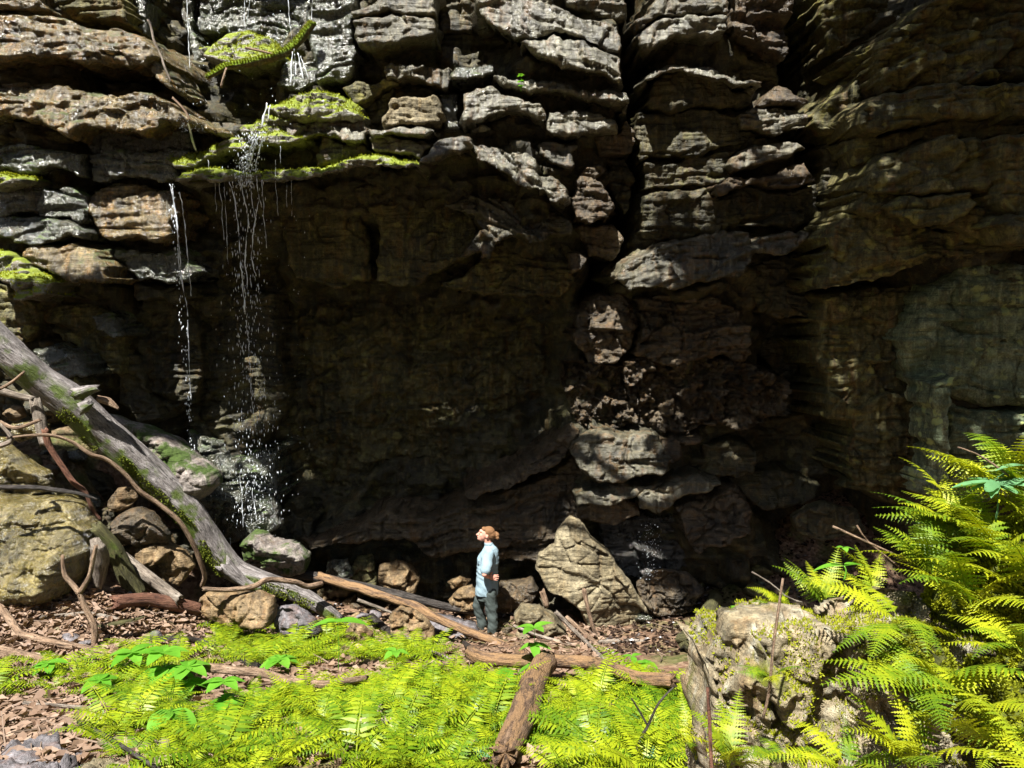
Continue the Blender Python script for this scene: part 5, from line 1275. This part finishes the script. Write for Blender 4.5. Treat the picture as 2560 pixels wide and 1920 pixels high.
# fuzzy moss on the cliff ledges and down the flank of the fallen trunk
for i, b in enumerate(MOSSY):
    spikes("moss", b, 1500, (0.015, 0.045), 'moss', None, 40 + i, mask=lambda C, N: (N[:, 2] > 0.15) & (C[:, 1] < C[:, 1].min() + 0.75) & (fbm(C[:, 0] * 2.2, C[:, 2] * 2.2, C[:, 1], 3) > -0.15), parent=CLIFF)
spikes("moss", MB, 3500, (0.012, 0.035), 'moss', None, 39, up=0.0, parent=MB)
tr = next(o for o in TRUNK.children if o.name.startswith('trunk'))
tr.location = TRUNK.location
spikes("moss", tr, 7000, (0.015, 0.04), 'trunkmoss', None, 60, up=-0.9, mask=lambda C, N: (N[:, 2] < 0.45) & (N[:, 0] < 0.25) & (C[:, 2] < -0.6) & (fbm(C[:, 0] * 1.6, C[:, 2] * 1.6, 7.0, 3) + 0.25 * (-C[:, 2] - 2.2) > -0.05), parent=TRUNK)
tr.location = (0, 0, 0)
# near ferns: fronds are parts
FROND = []
for i in range(5):
    v, f = frond_geo(0.5, 0.115, 20, 900 + i, lobes=5, arch=[0.9, 0.6, 1.1, 0.75, 0.5][i])
    me = bpy.data.meshes.new("frond"); me.from_pydata([tuple(a) for a in v], [], f); me.update(); me.materials.append(M['fernnear']); FROND.append(me)
def near_fern(px, py, Y, fronds, label, seed, scale=1.0):
    rs = np.random.RandomState(seed)
    root = empty("fern", tuple(at(px, py, Y))); tag(root, label, "fern", "ferns on the pale foreground boulder")
    for az, tilt, L in fronds:
        o = bpy.data.objects.new("frond", FROND[rs.randint(5)]); COL.objects.link(o); o.parent = root
        k = L / 0.5 * scale; o.scale = (k, k, k)
        o.rotation_euler = (rs.normal(0, .25), math.radians(-tilt), math.radians(az))
def fan(n, a0, a1, tilt, L, seed):
    r = np.random.RandomState(seed)
    return [(a0 + (a1 - a0) * i / max(1, n - 1) + r.uniform(-10, 10), tilt + r.uniform(-15, 15), L * r.uniform(.7, 1.1)) for i in range(n)]
near_fern(2330, 1720, 3.05, fan(9, 100, 330, -5, .52, 1), "large fern spreading over the front of the pale boulder", 1)
near_fern(2440, 1800, 2.95, fan(8, 90, 300, 0, .50, 2), "fern at the lower right below the moss mound", 2)
near_fern(2250, 1560, 3.3, fan(8, 120, 300, -10, .42, 3), "fern hanging over the bleached slab", 3)
near_fern(2330, 1450, 3.6, fan(9, 60, 250, 15, .46, 4), "fern fanning left from the top of the moss mound", 4)
near_fern(2450, 1340, 3.7, fan(9, 90, 240, 10, .48, 5), "tall fern high at the right edge reaching left", 5)
near_fern(2540, 1250, 3.7, fan(8, 80, 240, 15, .55, 6), "topmost fern at the right edge", 6)
near_fern(2180, 1500, 3.9, fan(7, 60, 220, 20, .36, 7), "fern behind the bleached slab", 7)
near_fern(2060, 1520, 4.0, fan(7, 40, 200, 30, .34, 8), "small fern with one upright frond behind the broken slab", 8)
near_fern(1960, 1530, 4.1, fan(6, 60, 220, 20, .24, 9), "small yellow fern at the left end of the boulder's top", 9)
near_fern(1930, 1700, 3.3, fan(5, 120, 320, 0, .22, 10), "small fern on the left face of the pale boulder", 10)
near_fern(1960, 1900, 3.15, fan(5, 110, 320, 0, .25, 11), "fern at the foot of the pale boulder's left face", 11)
near_fern(2120, 1930, 3.05, fan(7, 80, 320, 5, .34, 12), "fern at the bottom edge in front of the pale boulder", 12)
near_fern(2280, 1930, 2.9, fan(8, 60, 300, 20, .42, 13), "fern at the bottom edge under the large spreading fern", 13)
near_fern(1820, 1920, 3.3, fan(8, 60, 300, 20, .36, 14), "fern in the bottom edge at the left corner of the pale boulder", 14)
near_fern(2520, 1880, 2.8, fan(8, 90, 280, 5, .45, 15), "fern in the bottom right corner", 15)
near_fern(2560, 1640, 3.0, fan(7, 100, 270, 0, .45, 16), "pale fern against the moss mound at the right edge", 16)
near_fern(2400, 1400, 3.9, fan(8, 70, 220, 20, .5, 17), "fern behind the moss mound reaching over the dark floor", 17)
near_fern(1740, 1900, 3.9, fan(7, 60, 330, 30, .34, 18), "fern left of the pale boulder's corner", 18)
near_fern(2380, 1330, 3.8, fan(8, 70, 260, 20, .46, 19), "tall fern rising left of the topmost fern", 19)
near_fern(2500, 1420, 3.5, fan(8, 80, 290, 15, .48, 20), "full fern covering the top of the moss mound", 20)
near_fern(2600, 1500, 3.3, fan(8, 90, 270, 15, .55, 21), "fern leaning in from the right edge over the moss mound", 21)
near_fern(2430, 1520, 3.35, fan(8, 90, 300, 10, .46, 22), "fern on the left flank of the moss mound", 22)
near_fern(2600, 1330, 3.6, fan(7, 80, 260, 25, .5, 23), "upright fern at the right edge below the sapling", 23)
# the blue-green sapling leaf and other stems on the boulder
plant(2490, 1290, 3.6, [(1, 175, 12, .24, .22), (1, 120, 20, .16, .15), (1, 230, 0, .18, .16), (1, 20, 20, .2, .18)], "sapling with large lobed blue green leaves at the right edge", mat='bluegreen', stem=0.16, cat='sapling', name='sapling')
plant(2570, 1230, 3.6, [(1, 185, 10, .16, .06), (.8, 165, 0, .14, .06), (.6, 200, -5, .13, .06)], "narrow leaved sprig high at the right edge", mat='bluegreen', stem=0.12)
plant(2110, 1440, 3.8, [(1, 175, 5, .15, .06), (1, 10, 15, .1, .05)], "single green leaf over the dark floor beside the ferns", stem=0.05)
stemtwig([(1906,1800),(1922,1732),(1931,1630),(1943,1548),(1957,1447)], 3.25, [4, 4, 4, 4, 3], "thin pinkish stem standing in front of the pale boulder", 'bark')
stemtwig([(1781,1960),(1775,1814),(1769,1720)], 3.0, [5, 5, 4], "short pinkish stem at the bottom left of the pale boulder", 'redwood')
stemtwig([(2082,1316),(2180,1360),(2290,1412),(2330,1440)], 3.7, [3, 3, 3, 3], "bare tan twig slanting above the foreground ferns", 'bark')
stemtwig([(2143,1314),(2155,1335),(2168,1352),(2250,1420)], 3.75, [2, 2, 2, 2], "short bare twig crossing the slanting tan twig", 'bark')
stemtwig([(1880,1430),(1930,1460),(1965,1490),(2005,1505)], 4.0, [2, 2, 2, 2], "very thin twig crossing the pinkish stem", 'greywood')
stemtwig([(2395,1118),(2440,1135),(2480,1160),(2520,1190)], 3.6, [2, 2, 3, 3], "thin orange twig at the right edge above the ferns", 'bark')

# ------------------------------------------------------------------ waterfall
def water_mat():
    t = NT("falling_water")
    p = t.principled((0.92, 0.95, 1.0), 0.12, None, 0.8)
    tr = t.n("ShaderNodeBsdfTranslucent"); tr.inputs[0].default_value = (0.9, 0.95, 1, 1)
    mx = t.n("ShaderNodeMixShader"); mx.inputs[0].default_value = 0.45
    t.l(p.outputs[0], mx.inputs[1]); t.l(tr.outputs[0], mx.inputs[2])
    cl = t.n("ShaderNodeBsdfTransparent"); m2 = t.n("ShaderNodeMixShader"); m2.inputs[0].default_value = 0.05
    t.l(mx.outputs[0], m2.inputs[1]); t.l(cl.outputs[0], m2.inputs[2])
    return t.done(m2.outputs[0])
M['water'] = water_mat()
FALL = empty("waterfall", tuple(at(640, 1310, 12.4)))
tag(FALL, "thin waterfall dripping in strands over the mossy ledges", kind="structure")
def strand(px, Y, w, seed):
    """a broken rope of water: thickness swells and thins down its length"""
    P = np.array(path(px, Y)); rs = np.random.RandomState(seed)
    seg = np.linalg.norm(np.diff(P, axis=0), axis=1); L = seg.sum(); n = max(10, int(L / 0.03))
    s = np.concatenate([[0], np.cumsum(seg)]); u = np.linspace(0, L, n)
    C = np.stack([np.interp(u, s, P[:, k]) for k in range(3)], 1)
    C[:, 0] += 0.018 * pn(u * 4, seed * 1.7) + 0.01 * pn(u * 13, seed * 2.3)
    r = 1.15 * w * np.clip(0.55 + 0.9 * pn(u * 6, seed * 0.9) + 0.5 * pn(u * 17, seed), 0.05, 1.6)
    V, f = tube_mesh(C, r, seed=seed, nseg=5, step=0.03, rough=0.1)
    o = mesh_obj("water_strand", V - np.array(FALL.location), f, M['water'], FALL)
rs = np.random.RandomState(3)
for px, Y, w in [([(425,462),(440,540),(447,600),(455,700),(470,790)], 12.1, .011), ([(432,470),(442,560),(449,690)], 12.1, .008), ([(450,480),(462,560),(470,650),(478,740)], 12.05, .007),
                 ([(575,455),(590,520),(598,600),(606,700),(612,780)], 12.0, .009), ([(600,440),(615,520),(620,560),(612,640),(622,740)], 12.0, .010), ([(640,440),(648,500),(636,560),(628,640),(638,690)], 12.0, .010),
                 ([(625,470),(632,520),(640,560)], 12.0, .008), ([(655,450),(660,540),(668,620)], 12.05, .006), ([(688,400),(690,470),(695,540)], 12.1, .004), ([(715,450),(718,520)], 12.1, .003), ([(728,450),(730,540)], 12.1, .003),
                 ([(548,450),(556,540),(560,600)], 12.1, .005), ([(560,450),(566,560),(570,660)], 12.1, .004), ([(538,450),(540,530)], 12.1, .003),
                 ([(720,-20),(722,30),(727,80),(735,130)], 12.6, .007), ([(730,130),(728,170),(726,210)], 12.4, .012), ([(745,135),(752,170),(760,200)], 12.4, .014), ([(752,140),(765,175),(772,200)], 12.4, .010), ([(737,135),(740,180),(735,215)], 12.4, .012),
                 ([(612,-20),(610,40),(613,75)], 12.9, .005), ([(466,-20),(470,60),(474,160),(476,230)], 13.2, .009), ([(780,-20),(780,60)], 12.7, .004), ([(625,-20),(618,60)], 12.9, .004),
                 ([(668,258),(660,290),(655,320)], 12.15, .014), ([(676,262),(668,300)], 12.15, .010), ([(650,330),(640,355),(630,385),(622,420)], 12.0, .014), ([(640,340),(625,380),(612,430)], 12.0, .012), ([(655,345),(645,390),(640,430)], 12.0, .012),
                 ([(520,400),(522,430)], 12.1, .003), ([(700,365),(702,410)], 12.1, .003), ([(600,1180),(606,1260),(610,1320)], 12.4, .006), ([(630,1220),(640,1300)], 12.4, .006), ([(560,1350),(562,1400)], 12.5, .010), ([(575,1345),(577,1395)], 12.5, .008),
                 ([(470,800),(472,900),(478,1000)], 12.2, .006), ([(617,800),(624,900),(630,1000),(640,1080)], 12.2, .006)]:
    strand(px, Y, w, rs.randint(1, 200))
def drops(n, fn, label=None):
    """separate drops: little elongated beads"""
    V, Fc = [], []
    base = np.array([(0, 0, 1), (1, 0, 0), (0, 1, 0), (-1, 0, 0), (0, -1, 0), (0, 0, -1)], float)
    tri = [(0, 1, 2), (0, 2, 3), (0, 3, 4), (0, 4, 1), (5, 2, 1), (5, 3, 2), (5, 4, 3), (5, 1, 4)]
    for i in range(n):
        px, py, Y, s, el = fn(i)
        c = at(px, py, Y) - np.array(FALL.location); b = len(V)
        V += list(c + base * np.array([s, s, s * el])); Fc += [tuple(k + b for k in t) for t in tri]
    o = mesh_obj("drops", V, Fc, M['water'], FALL); o["kind"] = "stuff"
def d_main(i):
    t = rs.rand() ** 0.8
    py = 440 + t * 880
    cx = 612 + 28 * (py - 440) / 880
    return cx + rs.normal(0, 24 + 10 * t), py, 12.0 + rs.uniform(-.15, .35), rs.uniform(.003, .009) * (1 - .3 * t), rs.uniform(2.5, 7)
drops(760, d_main)
def d_left(i):
    t = rs.rand(); py = 460 + t * 680
    return 430 + 52 * t + rs.normal(0, 5), py, 12.1 + rs.uniform(-.1, .1), rs.uniform(.006, .013) * (1 - .3 * t), rs.uniform(1.5, 3.5)
drops(150, d_left)
def d_upper(i):
    py = rs.uniform(330, 470); return 632 - (py - 330) * .18 + rs.normal(0, 16), py, 12.0 + rs.uniform(-.2, .2), rs.uniform(.003, .010), rs.uniform(1, 3.5)
drops(560, d_upper)
def d_top(i):
    py = rs.uniform(-10, 330); return rs.choice([612, 725, 745, 470, 660]) + rs.normal(0, 22), py, 12.6 + rs.uniform(-.3, .3), rs.uniform(.004, .009), rs.uniform(.8, 2.5)
drops(90, d_top)
def d_side(i):
    return rs.uniform(520, 780), rs.uniform(450, 1200), 12.2 + rs.uniform(-.4, .4), rs.uniform(.003, .007), rs.uniform(1, 3)
drops(90, d_side)
def d_splash(i):
    return 590 + rs.normal(0, 55), 1290 + rs.normal(0, 30), 12.5 + rs.uniform(-.3, .3), rs.uniform(.002, .006), rs.uniform(.8, 1.6)
drops(60, d_splash)
def d_cascade(i):      # sheet of water over the left wet ledge and right trickle
    if i % 2: return 1625 + rs.normal(0, 12), rs.uniform(1310, 1450), 12.6, rs.uniform(.004, .010), rs.uniform(.6, 1.6)
    return 440 + rs.uniform(0, 110), 290 + rs.uniform(0, 40), 11.9, rs.uniform(.002, .005), 1
drops(220, d_cascade)
# ------------------------------------------------------------------ the person
def cloth_mat(name, col, col2, scale=60):
    t = NT(name)
    tc = t.n("ShaderNodeTexCoord")
    n = t.noise(6, 5, src=tc.outputs["Object"]); f = t.noise(scale * 4, 2, src=tc.outputs["Object"])
    c = t.mix(n, col, col2)
    b = t.principled(c, 0.85, t.bump(t.math('ADD', f, t.math('MULTIPLY', t.noise(9, 3, src=tc.outputs["Object"]), 3.0)), 0.4, 0.01), 0.2)
    return t.done(b.outputs[0])
M['shirt'] = cloth_mat("pale_blue_shirt_cloth", (0.17, 0.245, 0.29), (0.25, 0.335, 0.38))
M['pants'] = cloth_mat("dark_grey_green_trousers_cloth", (0.035, 0.045, 0.042), (0.065, 0.08, 0.075))
M['skin'] = cloth_mat("skin", (0.50, 0.23, 0.17), (0.56, 0.29, 0.22))
M['hair'] = cloth_mat("light_brown_hair", (0.09, 0.045, 0.02), (0.25, 0.13, 0.06))
M['boot'] = cloth_mat("brown_boot_leather", (0.04, 0.03, 0.022), (0.07, 0.05, 0.035))
M['dark'] = M['dark']
def ell(bm, c, r, rot=(0, 0, 0), seg=20):
    m = Matrix.Translation(c) @ Matrix.Rotation(rot[2], 4, 'Z') @ Matrix.Rotation(rot[1], 4, 'Y') @ Matrix.Rotation(rot[0], 4, 'X') @ Matrix.Diagonal((*r, 1))
    bmesh.ops.create_uvsphere(bm, u_segments=seg, v_segments=seg // 2 + 2, radius=1, matrix=m)
def loft(bm, rings, seg=24):
    """rings: (centre, rx, ry) stacked along z-ish; elliptical tube, capped"""
    vs = []
    for c, rx, ry in rings:
        vs.append([bm.verts.new((c[0] + rx * math.cos(a), c[1] + ry * math.sin(a), c[2])) for a in [2 * math.pi * k / seg for k in range(seg)]])
    for a, b in zip(vs, vs[1:]):
        for k in range(seg):
            bm.faces.new((a[k], a[(k + 1) % seg], b[(k + 1) % seg], b[k]))
    bm.faces.new(vs[0][::-1]); bm.faces.new(vs[-1])
def limbm(bm, pts, rad, seg=14):
    """round limb between joints with spherical joints"""
    for (a, b), (ra, rb) in zip(zip(pts, pts[1:]), zip(rad, rad[1:])):
        a, b = Vector(a), Vector(b); d = b - a
        q = d.to_track_quat('Z', 'Y').to_matrix().to_4x4()
        bmesh.ops.create_cone(bm, cap_ends=True, segments=seg, radius1=ra, radius2=rb, depth=d.length, matrix=Matrix.Translation((a + b) / 2) @ q)
    for p, r in zip(pts, rad): ell(bm, p, (r, r, r), seg=seg)
def fuse(name, bm, voxel, mat, parent, smooth_it=4, wr=None):
    """melt overlapping pieces into one continuous skin"""
    bmesh.ops.recalc_face_normals(bm, faces=bm.faces)
    me = bpy.data.meshes.new(name); bm.to_mesh(me); bm.free()
    o = bpy.data.objects.new(name, me); COL.objects.link(o)
    m = o.modifiers.new("r", 'REMESH'); m.mode = 'VOXEL'; m.voxel_size = voxel; m.use_smooth_shade = True
    s = o.modifiers.new("s", 'SMOOTH'); s.factor = 0.5; s.iterations = smooth_it
    dg = bpy.context.evaluated_depsgraph_get(); dg.update()
    ev = bpy.data.meshes.new_from_object(o.evaluated_get(dg))
    o.modifiers.clear(); o.data = ev; bpy.data.meshes.remove(me)
    ev.name = name; ev.materials.clear(); ev.materials.append(M[mat])
    if wr:
        n = len(ev.vertices); C = np.zeros(n * 3); N = np.zeros(n * 3)
        ev.vertices.foreach_get("co", C); ev.vertices.foreach_get("normal", N); C = C.reshape(-1, 3); N = N.reshape(-1, 3)
        C = C + N * wr(C)[:, None]; ev.vertices.foreach_set("co", C.ravel()); ev.update()
    ev.polygons.foreach_set("use_smooth", np.ones(len(ev.polygons), dtype=bool))
    o.parent = parent
    return o
PZ = at(1222, 1594, 12.2)
person = empty("person", tuple(PZ)); person.scale = (1.04, 1.04, 1.04)
tag(person, "person in a pale blue shirt and dark trousers standing with hand on hip, looking up", "person")
# faces left (-X); near side is -Y; feet at z = 0
bm = bmesh.new()
# skull, jaw, face tipped back
ell(bm, (-.030, 0, 1.610), (.098, .078, .100), (0, .35, 0))
ell(bm, (-.085, 0, 1.575), (.075, .062, .078), (0, .5, 0))
ell(bm, (-.118, 0, 1.535), (.050, .046, .040), (0, .5, 0))          # jaw and chin
ell(bm, (-.150, 0, 1.530), (.024, .026, .020), (0, .3, 0))          # chin
limbm(bm, [(-.125, 0, 1.640), (-.152, 0, 1.610), (-.178, 0, 1.592)], [.014, .015, .016], 10)   # nose
ell(bm, (-.166, 0, 1.590), (.014, .020, .010))
ell(bm, (-.163, 0, 1.562), (.012, .022, .008))                      # lips
ell(bm, (-.157, 0, 1.551), (.011, .020, .008))
ell(bm, (-.112, 0, 1.648), (.030, .055, .024), (0, .6, 0))          # brow
for s in (-1, 1):
    ell(bm, (-.020, .078 * s, 1.577), (.018, .012, .030), (0, .35, 0))   # ears
    ell(bm, (-.100, .040 * s, 1.585), (.035, .022, .030))                # cheeks
limbm(bm, [(-.03, 0, 1.56), (-.012, 0, 1.48), (.01, 0, 1.40)], [.056, .054, .060])     # neck
loft(bm, [((.0, 0, .86), .10, .15), ((-.01, 0, 1.05), .095, .135), ((-.01, 0, 1.22), .105, .155), ((.02, 0, 1.36), .09, .17), ((.02, 0, 1.42), .05, .08)])
# near arm: elbow towards the camera, hand flat on the back of the hip
SH, EL, WR = (.012, -.185, 1.355), (-.050, -.335, 1.075), (.000, -.225, 1.005)
limbm(bm, [SH, EL, WR], [.052, .042, .029])
# far arm, same pose mirrored
limbm(bm, [(.012, .185, 1.355), (-.02, .33, 1.085), (-.060, .21, 1.010)], [.052, .042, .029])
def hand(bm, w, sgn):
    w = Vector(w)
    dirn = Vector((.93, .10 * -sgn, -.12)).normalized(); up = Vector((0.1, 0, 1)); side = dirn.cross(up).normalized()
    palm = w + dirn * .055
    m = Matrix.Translation(palm) @ Matrix.Rotation(.12, 4, 'Y')
    bmesh.ops.create_uvsphere(bm, u_segments=14, v_segments=10, radius=1, matrix=m @ Matrix.Diagonal((.052, .018, .042, 1)))
    for i, (dz, L) in enumerate([(.034, .062), (.012, .072), (-.012, .070), (-.034, .056)]):
        b0 = w + dirn * .088 + up * dz
        k1 = b0 + (dirn + up * dz * 3).normalized() * L * .5 + side * .004
        k2 = k1 + (dirn + up * dz * 4 + side * .35 * sgn).normalized() * L * .5
        limbm(bm, [b0 - dirn * .02, b0, k1, k2], [.0105, .0100, .0092, .0078], 8)
    t0 = w + dirn * .018 + up * .022
    limbm(bm, [t0, t0 + dirn * .018 + up * .035, t0 + dirn * .040 + up * .058], [.013, .0115, .0095], 8)
hand(bm, WR, -1); hand(bm, (-.060, .21, 1.010), 1)
limbm(bm, [(.0, -.09, .86), (.015, -.10, .46), (.055, -.10, .09)], [.08, .055, .038])
limbm(bm, [(-.05, .09, .86), (-.13, .10, .48), (-.08, .10, .09)], [.08, .055, .038])
body = fuse('body', bm, 0.0055, 'skin', person, 2)
# shirt
bm = bmesh.new()
loft(bm, [((-.035, 0, .675), .172, .185), ((-.03, 0, .78), .172, .19), ((-.028, 0, .90), .165, .182), ((-.025, 0, 1.02), .160, .176), ((-.018, 0, 1.15), .160, .18), ((-.005, 0, 1.25), .152, .185), ((.012, 0, 1.34), .125, .185), ((.018, 0, 1.395), .095, .15), ((.012, 0, 1.43), .070, .085), ((.006, 0, 1.455), .062, .064)], 40)
for s in (-1, 1):
    el = Vector(EL if s < 0 else (-.02, .33, 1.085)); sh = Vector((.012, .165 * s, 1.345))
    limbm(bm, [sh, sh.lerp(el, .5), sh.lerp(el, .76)], [.078, .077, .078], 18)
ell(bm, (.07, 0, 1.20), (.095, .15, .12))
# pocket flap and placket
ell(bm, (-.155, -.085, 1.19), (.016, .055, .05))
def wrinkle(C):
    a = 0.016 * pn(C[:, 0] * 9 + C[:, 2] * 4, C[:, 1] * 7, C[:, 2] * 7) + 0.006 * pn(C[:, 0] * 20 + 8 * C[:, 2], C[:, 1] * 14, C[:, 2] * 12)
    a += 0.004 * np.exp(-((C[:, 2] - 1.02) / .10) ** 2) * np.sin(C[:, 2] * 90 + C[:, 0] * 30)
    return a
shirt = fuse('shirt', bm, 0.008, 'shirt', person, 3, wrinkle)
bm = bmesh.new()          # collar
loft(bm, [((.004, 0, 1.435), .072, .074), ((-.004, 0, 1.475), .066, .066)], 28)
fuse('collar', bm, 0.006, 'shirt', person, 1)
bm = bmesh.new()          # vented back yoke
loft(bm, [((.060, 0, 1.165), .102, .165), ((.055, 0, 1.19), .100, .17), ((.035, 0, 1.30), .110, .182), ((.022, 0, 1.37), .10, .165)], 36)
fuse('back_yoke', bm, 0.008, 'shirt', person, 2)
bm = bmesh.new()          # sleeve cuffs
for s in (-1,):
    el = Vector(EL); sh = Vector((.012, .165 * s, 1.345))
    limbm(bm, [sh.lerp(el, .74), sh.lerp(el, .80)], [.081, .081], 18)
fuse('sleeve_cuff', bm, 0.007, 'shirt', person, 1)
# trousers
bm = bmesh.new()
loft(bm, [((-.04, 0, .60), .13, .16), ((-.02, 0, .72), .135, .168), ((-.015, 0, .88), .128, .165), ((-.01, 0, .98), .118, .15)], 30)
limbm(bm, [(.015, -.085, .72), (.045, -.09, .44), (.065, -.10, .26), (.060, -.105, .06)], [.115, .086, .082, .080], 20)
limbm(bm, [(-.09, .085, .72), (-.165, .09, .46), (-.125, .10, .26), (-.100, .105, .06)], [.112, .084, .080, .078], 20)
def pwr(C):
    return 0.016 * pn(C[:, 0] * 8 + 5 * C[:, 2], C[:, 1] * 8, C[:, 2] * 9) + 0.007 * pn(C[:, 0] * 15, C[:, 1] * 15, C[:, 2] * 22 + C[:, 0] * 20)
fuse('trousers', bm, 0.009, 'pants', person, 3, pwr)
for (bx, by) in ((.045, -.105), (-.115, .105)):
    bm = bmesh.new()
    ell(bm, (bx - .07, by, .035), (.13, .048, .042)); limbm(bm, [(bx + .01, by, .05), (bx + .015, by, .13)], [.056, .052])
    fuse('boot', bm, 0.008, 'boot', person, 2)
# hair: cap swept back into a bun, dark brow line and eye
bm = bmesh.new()
ell(bm, (.000, 0, 1.632), (.098, .086, .090), (0, .25, 0)); ell(bm, (.035, 0, 1.595), (.080, .078, .078))
ell(bm, (-.060, 0, 1.676), (.050, .068, .034), (0, .45, 0)); ell(bm, (.055, 0, 1.570), (.06, .06, .05))
hair = fuse('hair', bm, 0.006, 'hair', person, 2, lambda C: 0.004 * pn(C[:, 0] * 12, C[:, 1] * 60, C[:, 2] * 40))
bm = bmesh.new()
ell(bm, (.124, 0, 1.585), (.038, .042, .044)); ell(bm, (.134, -.015, 1.550), (.028, .030, .032)); ell(bm, (.112, .01, 1.615), (.026, .028, .026))
fuse('hair_bun', bm, 0.005, 'hair', person, 1, lambda C: 0.006 * pn(C[:, 0] * 40, C[:, 1] * 40, C[:, 2] * 40))
for s in (-1, 1):
    bm = bmesh.new(); ell(bm, (-.138, .034 * s, 1.614), (.010, .012, .007), (0, .5, 0))
    fuse('eye', bm, 0.003, 'hair', person, 0)

# ------------------------------------------------------------------ unseen trees: some shade the right cliff, added crowns darken cave, hollow and wet rocks
def tree(base, crown_c, crown_r, n, label, seed, leaf=(0.12, 0.26)):
    rs = np.random.RandomState(seed)
    root = empty("shade_tree", tuple(base)); tag(root, label, "tree", "trees around the hollow")
    b = np.array(base, float); c = np.array(crown_c, float); R = np.array(crown_r, float)
    V, f = tube_mesh([(0, 0, -.4), (c - b) * (.1, .1, .35), (c - b) * (.45, .45, .7), (c - b)], [.3, .24, .17, .06], seed=seed, nseg=16, step=.25, rough=.1)
    bark_attr(mesh_obj("trunk", V, f, M['trunk'], root))
    for k in range(5):
        d = rs.normal(size=3) * R * .45
        p0 = (c - b) * np.array([.45, .45, .7])
        V, f = tube_mesh([p0, p0 * .4 + (c - b + d) * .6 + (0, 0, .3), c - b + d], [.09, .06, .02], seed=seed + k, nseg=8, step=.25)
        mesh_obj("limb", V, f, M['trunk'], root)
    m = 0; P = []
    clumps = rs.normal(size=(max(6, n // 90), 3)); clumps /= np.maximum(1, np.linalg.norm(clumps, axis=1) / 1.6)[:, None]; clumps *= .55
    k = rs.randint(len(clumps), size=n)
    P = (clumps[k] + rs.normal(0, .16, (n, 3))) * R + (c - b)
    d = rs.normal(size=(n, 3)); d /= np.linalg.norm(d, axis=1)[:, None]
    e = np.cross(d, rs.normal(size=(n, 3))); e /= np.linalg.norm(e, axis=1)[:, None]
    s = rs.uniform(*leaf, n)[:, None]
    V = np.stack([P - d * s, P + e * s * .55, P + d * s, P - e * s * .55], 1).reshape(-1, 3)
    q = (4 * np.arange(n)[:, None] + np.arange(4)[None])
    mesh_obj("crown", V, q, M['canopy'], root, smooth=False)
def shade(tx, ty, tz, L):
    return np.array([tx, ty, tz]) + np.array(S) * L
# crown centres stand on the sun's line to what they shade
SHADES = [((7.4, 12.0, 4.5), 13, (2.6, 2.6, 2.4), 4000, (10.5, 5, 0)), ((6.8, 12.4, -0.5), 15, (2.5, 2.4, 2.2), 2400, (9.5, 2.5, 0)),
          ((4.6, 13.5, -2.6), 15, (1.7, 1.5, 1.5), 2000, (7.5, 0.5, 0)), ((-1.6, 13.96, -2.4), 16, (2.8, 1.05, 1.3), 8000, (8.0, 5.0, 0)), ((-6.1, 13.0, -1.9), 15, (1.1, .6, .9), 1500, (-13.5, 6, 0)), ((3.5, 13.0, -3.2), 15, (1.1, .65, 1.0), 1500, (11.5, 6, 0)), ((8.5, 10.0, -2.0), 14, (2.2, 2.4, 2.0), 1300, (11.5, 0, 0)), ((3.6, 12.8, 1.6), 14, (1.3, 1.2, 1.2), 800, (9.0, 8.5, 0))]
TL = ["leafy tree right of the hollow shading the right cliff", "leafy tree right of the viewpoint shading the lower right cliff", "slim leafy tree by the viewpoint shading the wet leaves",
      "added unseen tree with a narrow crown shaped to shade the cave wall", "added unseen slim tree darkening the hollow under the trunk", "added unseen small tree darkening the wet rocks", "leafy tree at the far right shading the boulder foot", "thin leafy tree right of the hollow dappling the middle cliff"]
for i, ((t, L, R, n, b), l) in enumerate(zip(SHADES, TL)):
    tree((b[0], b[1], float(ground_z(b[0], b[1]))), shade(*t, L), R, n, l, 500 + i)
# the wood behind and beside the viewpoint
for i, (x, y, z, R, n) in enumerate([(-15, -8, 9, (4.5, 3.5, 5), 3600), (-8, -11, 9, (4.5, 3.5, 5), 3600), (0, -11, 9, (4.5, 3.5, 5), 3600), (8, -10, 9, (4.5, 3.5, 5), 3600), (15, -7, 9, (4.5, 4, 5), 3600),
                                     (16, 1, 10, (4, 4.5, 5), 3600), (15, 8, 11, (3.5, 3.5, 5), 3000), (-16, 0, 9, (3.5, 4.5, 5), 3600), (-16, 7, 9, (3.0, 3.5, 5), 3000),
                                     (-4, -18, 18, (5, 3.0, 4), 3400), (5, -17, 18, (5, 3.0, 4), 3400), (11, -3, 17, (4, 4.5, 4), 3400), (9, 4, 18, (3.5, 4, 3), 3000)]):
    tree((x, y - 1, float(ground_z(max(-15, min(15, x)), max(-3, y))) + 0.18 * max(0, -y - 3)), (x, y, z), R, n, "broad leafy tree in the wood around the hollow, outside the view", 600 + i, leaf=(0.3, 0.6))
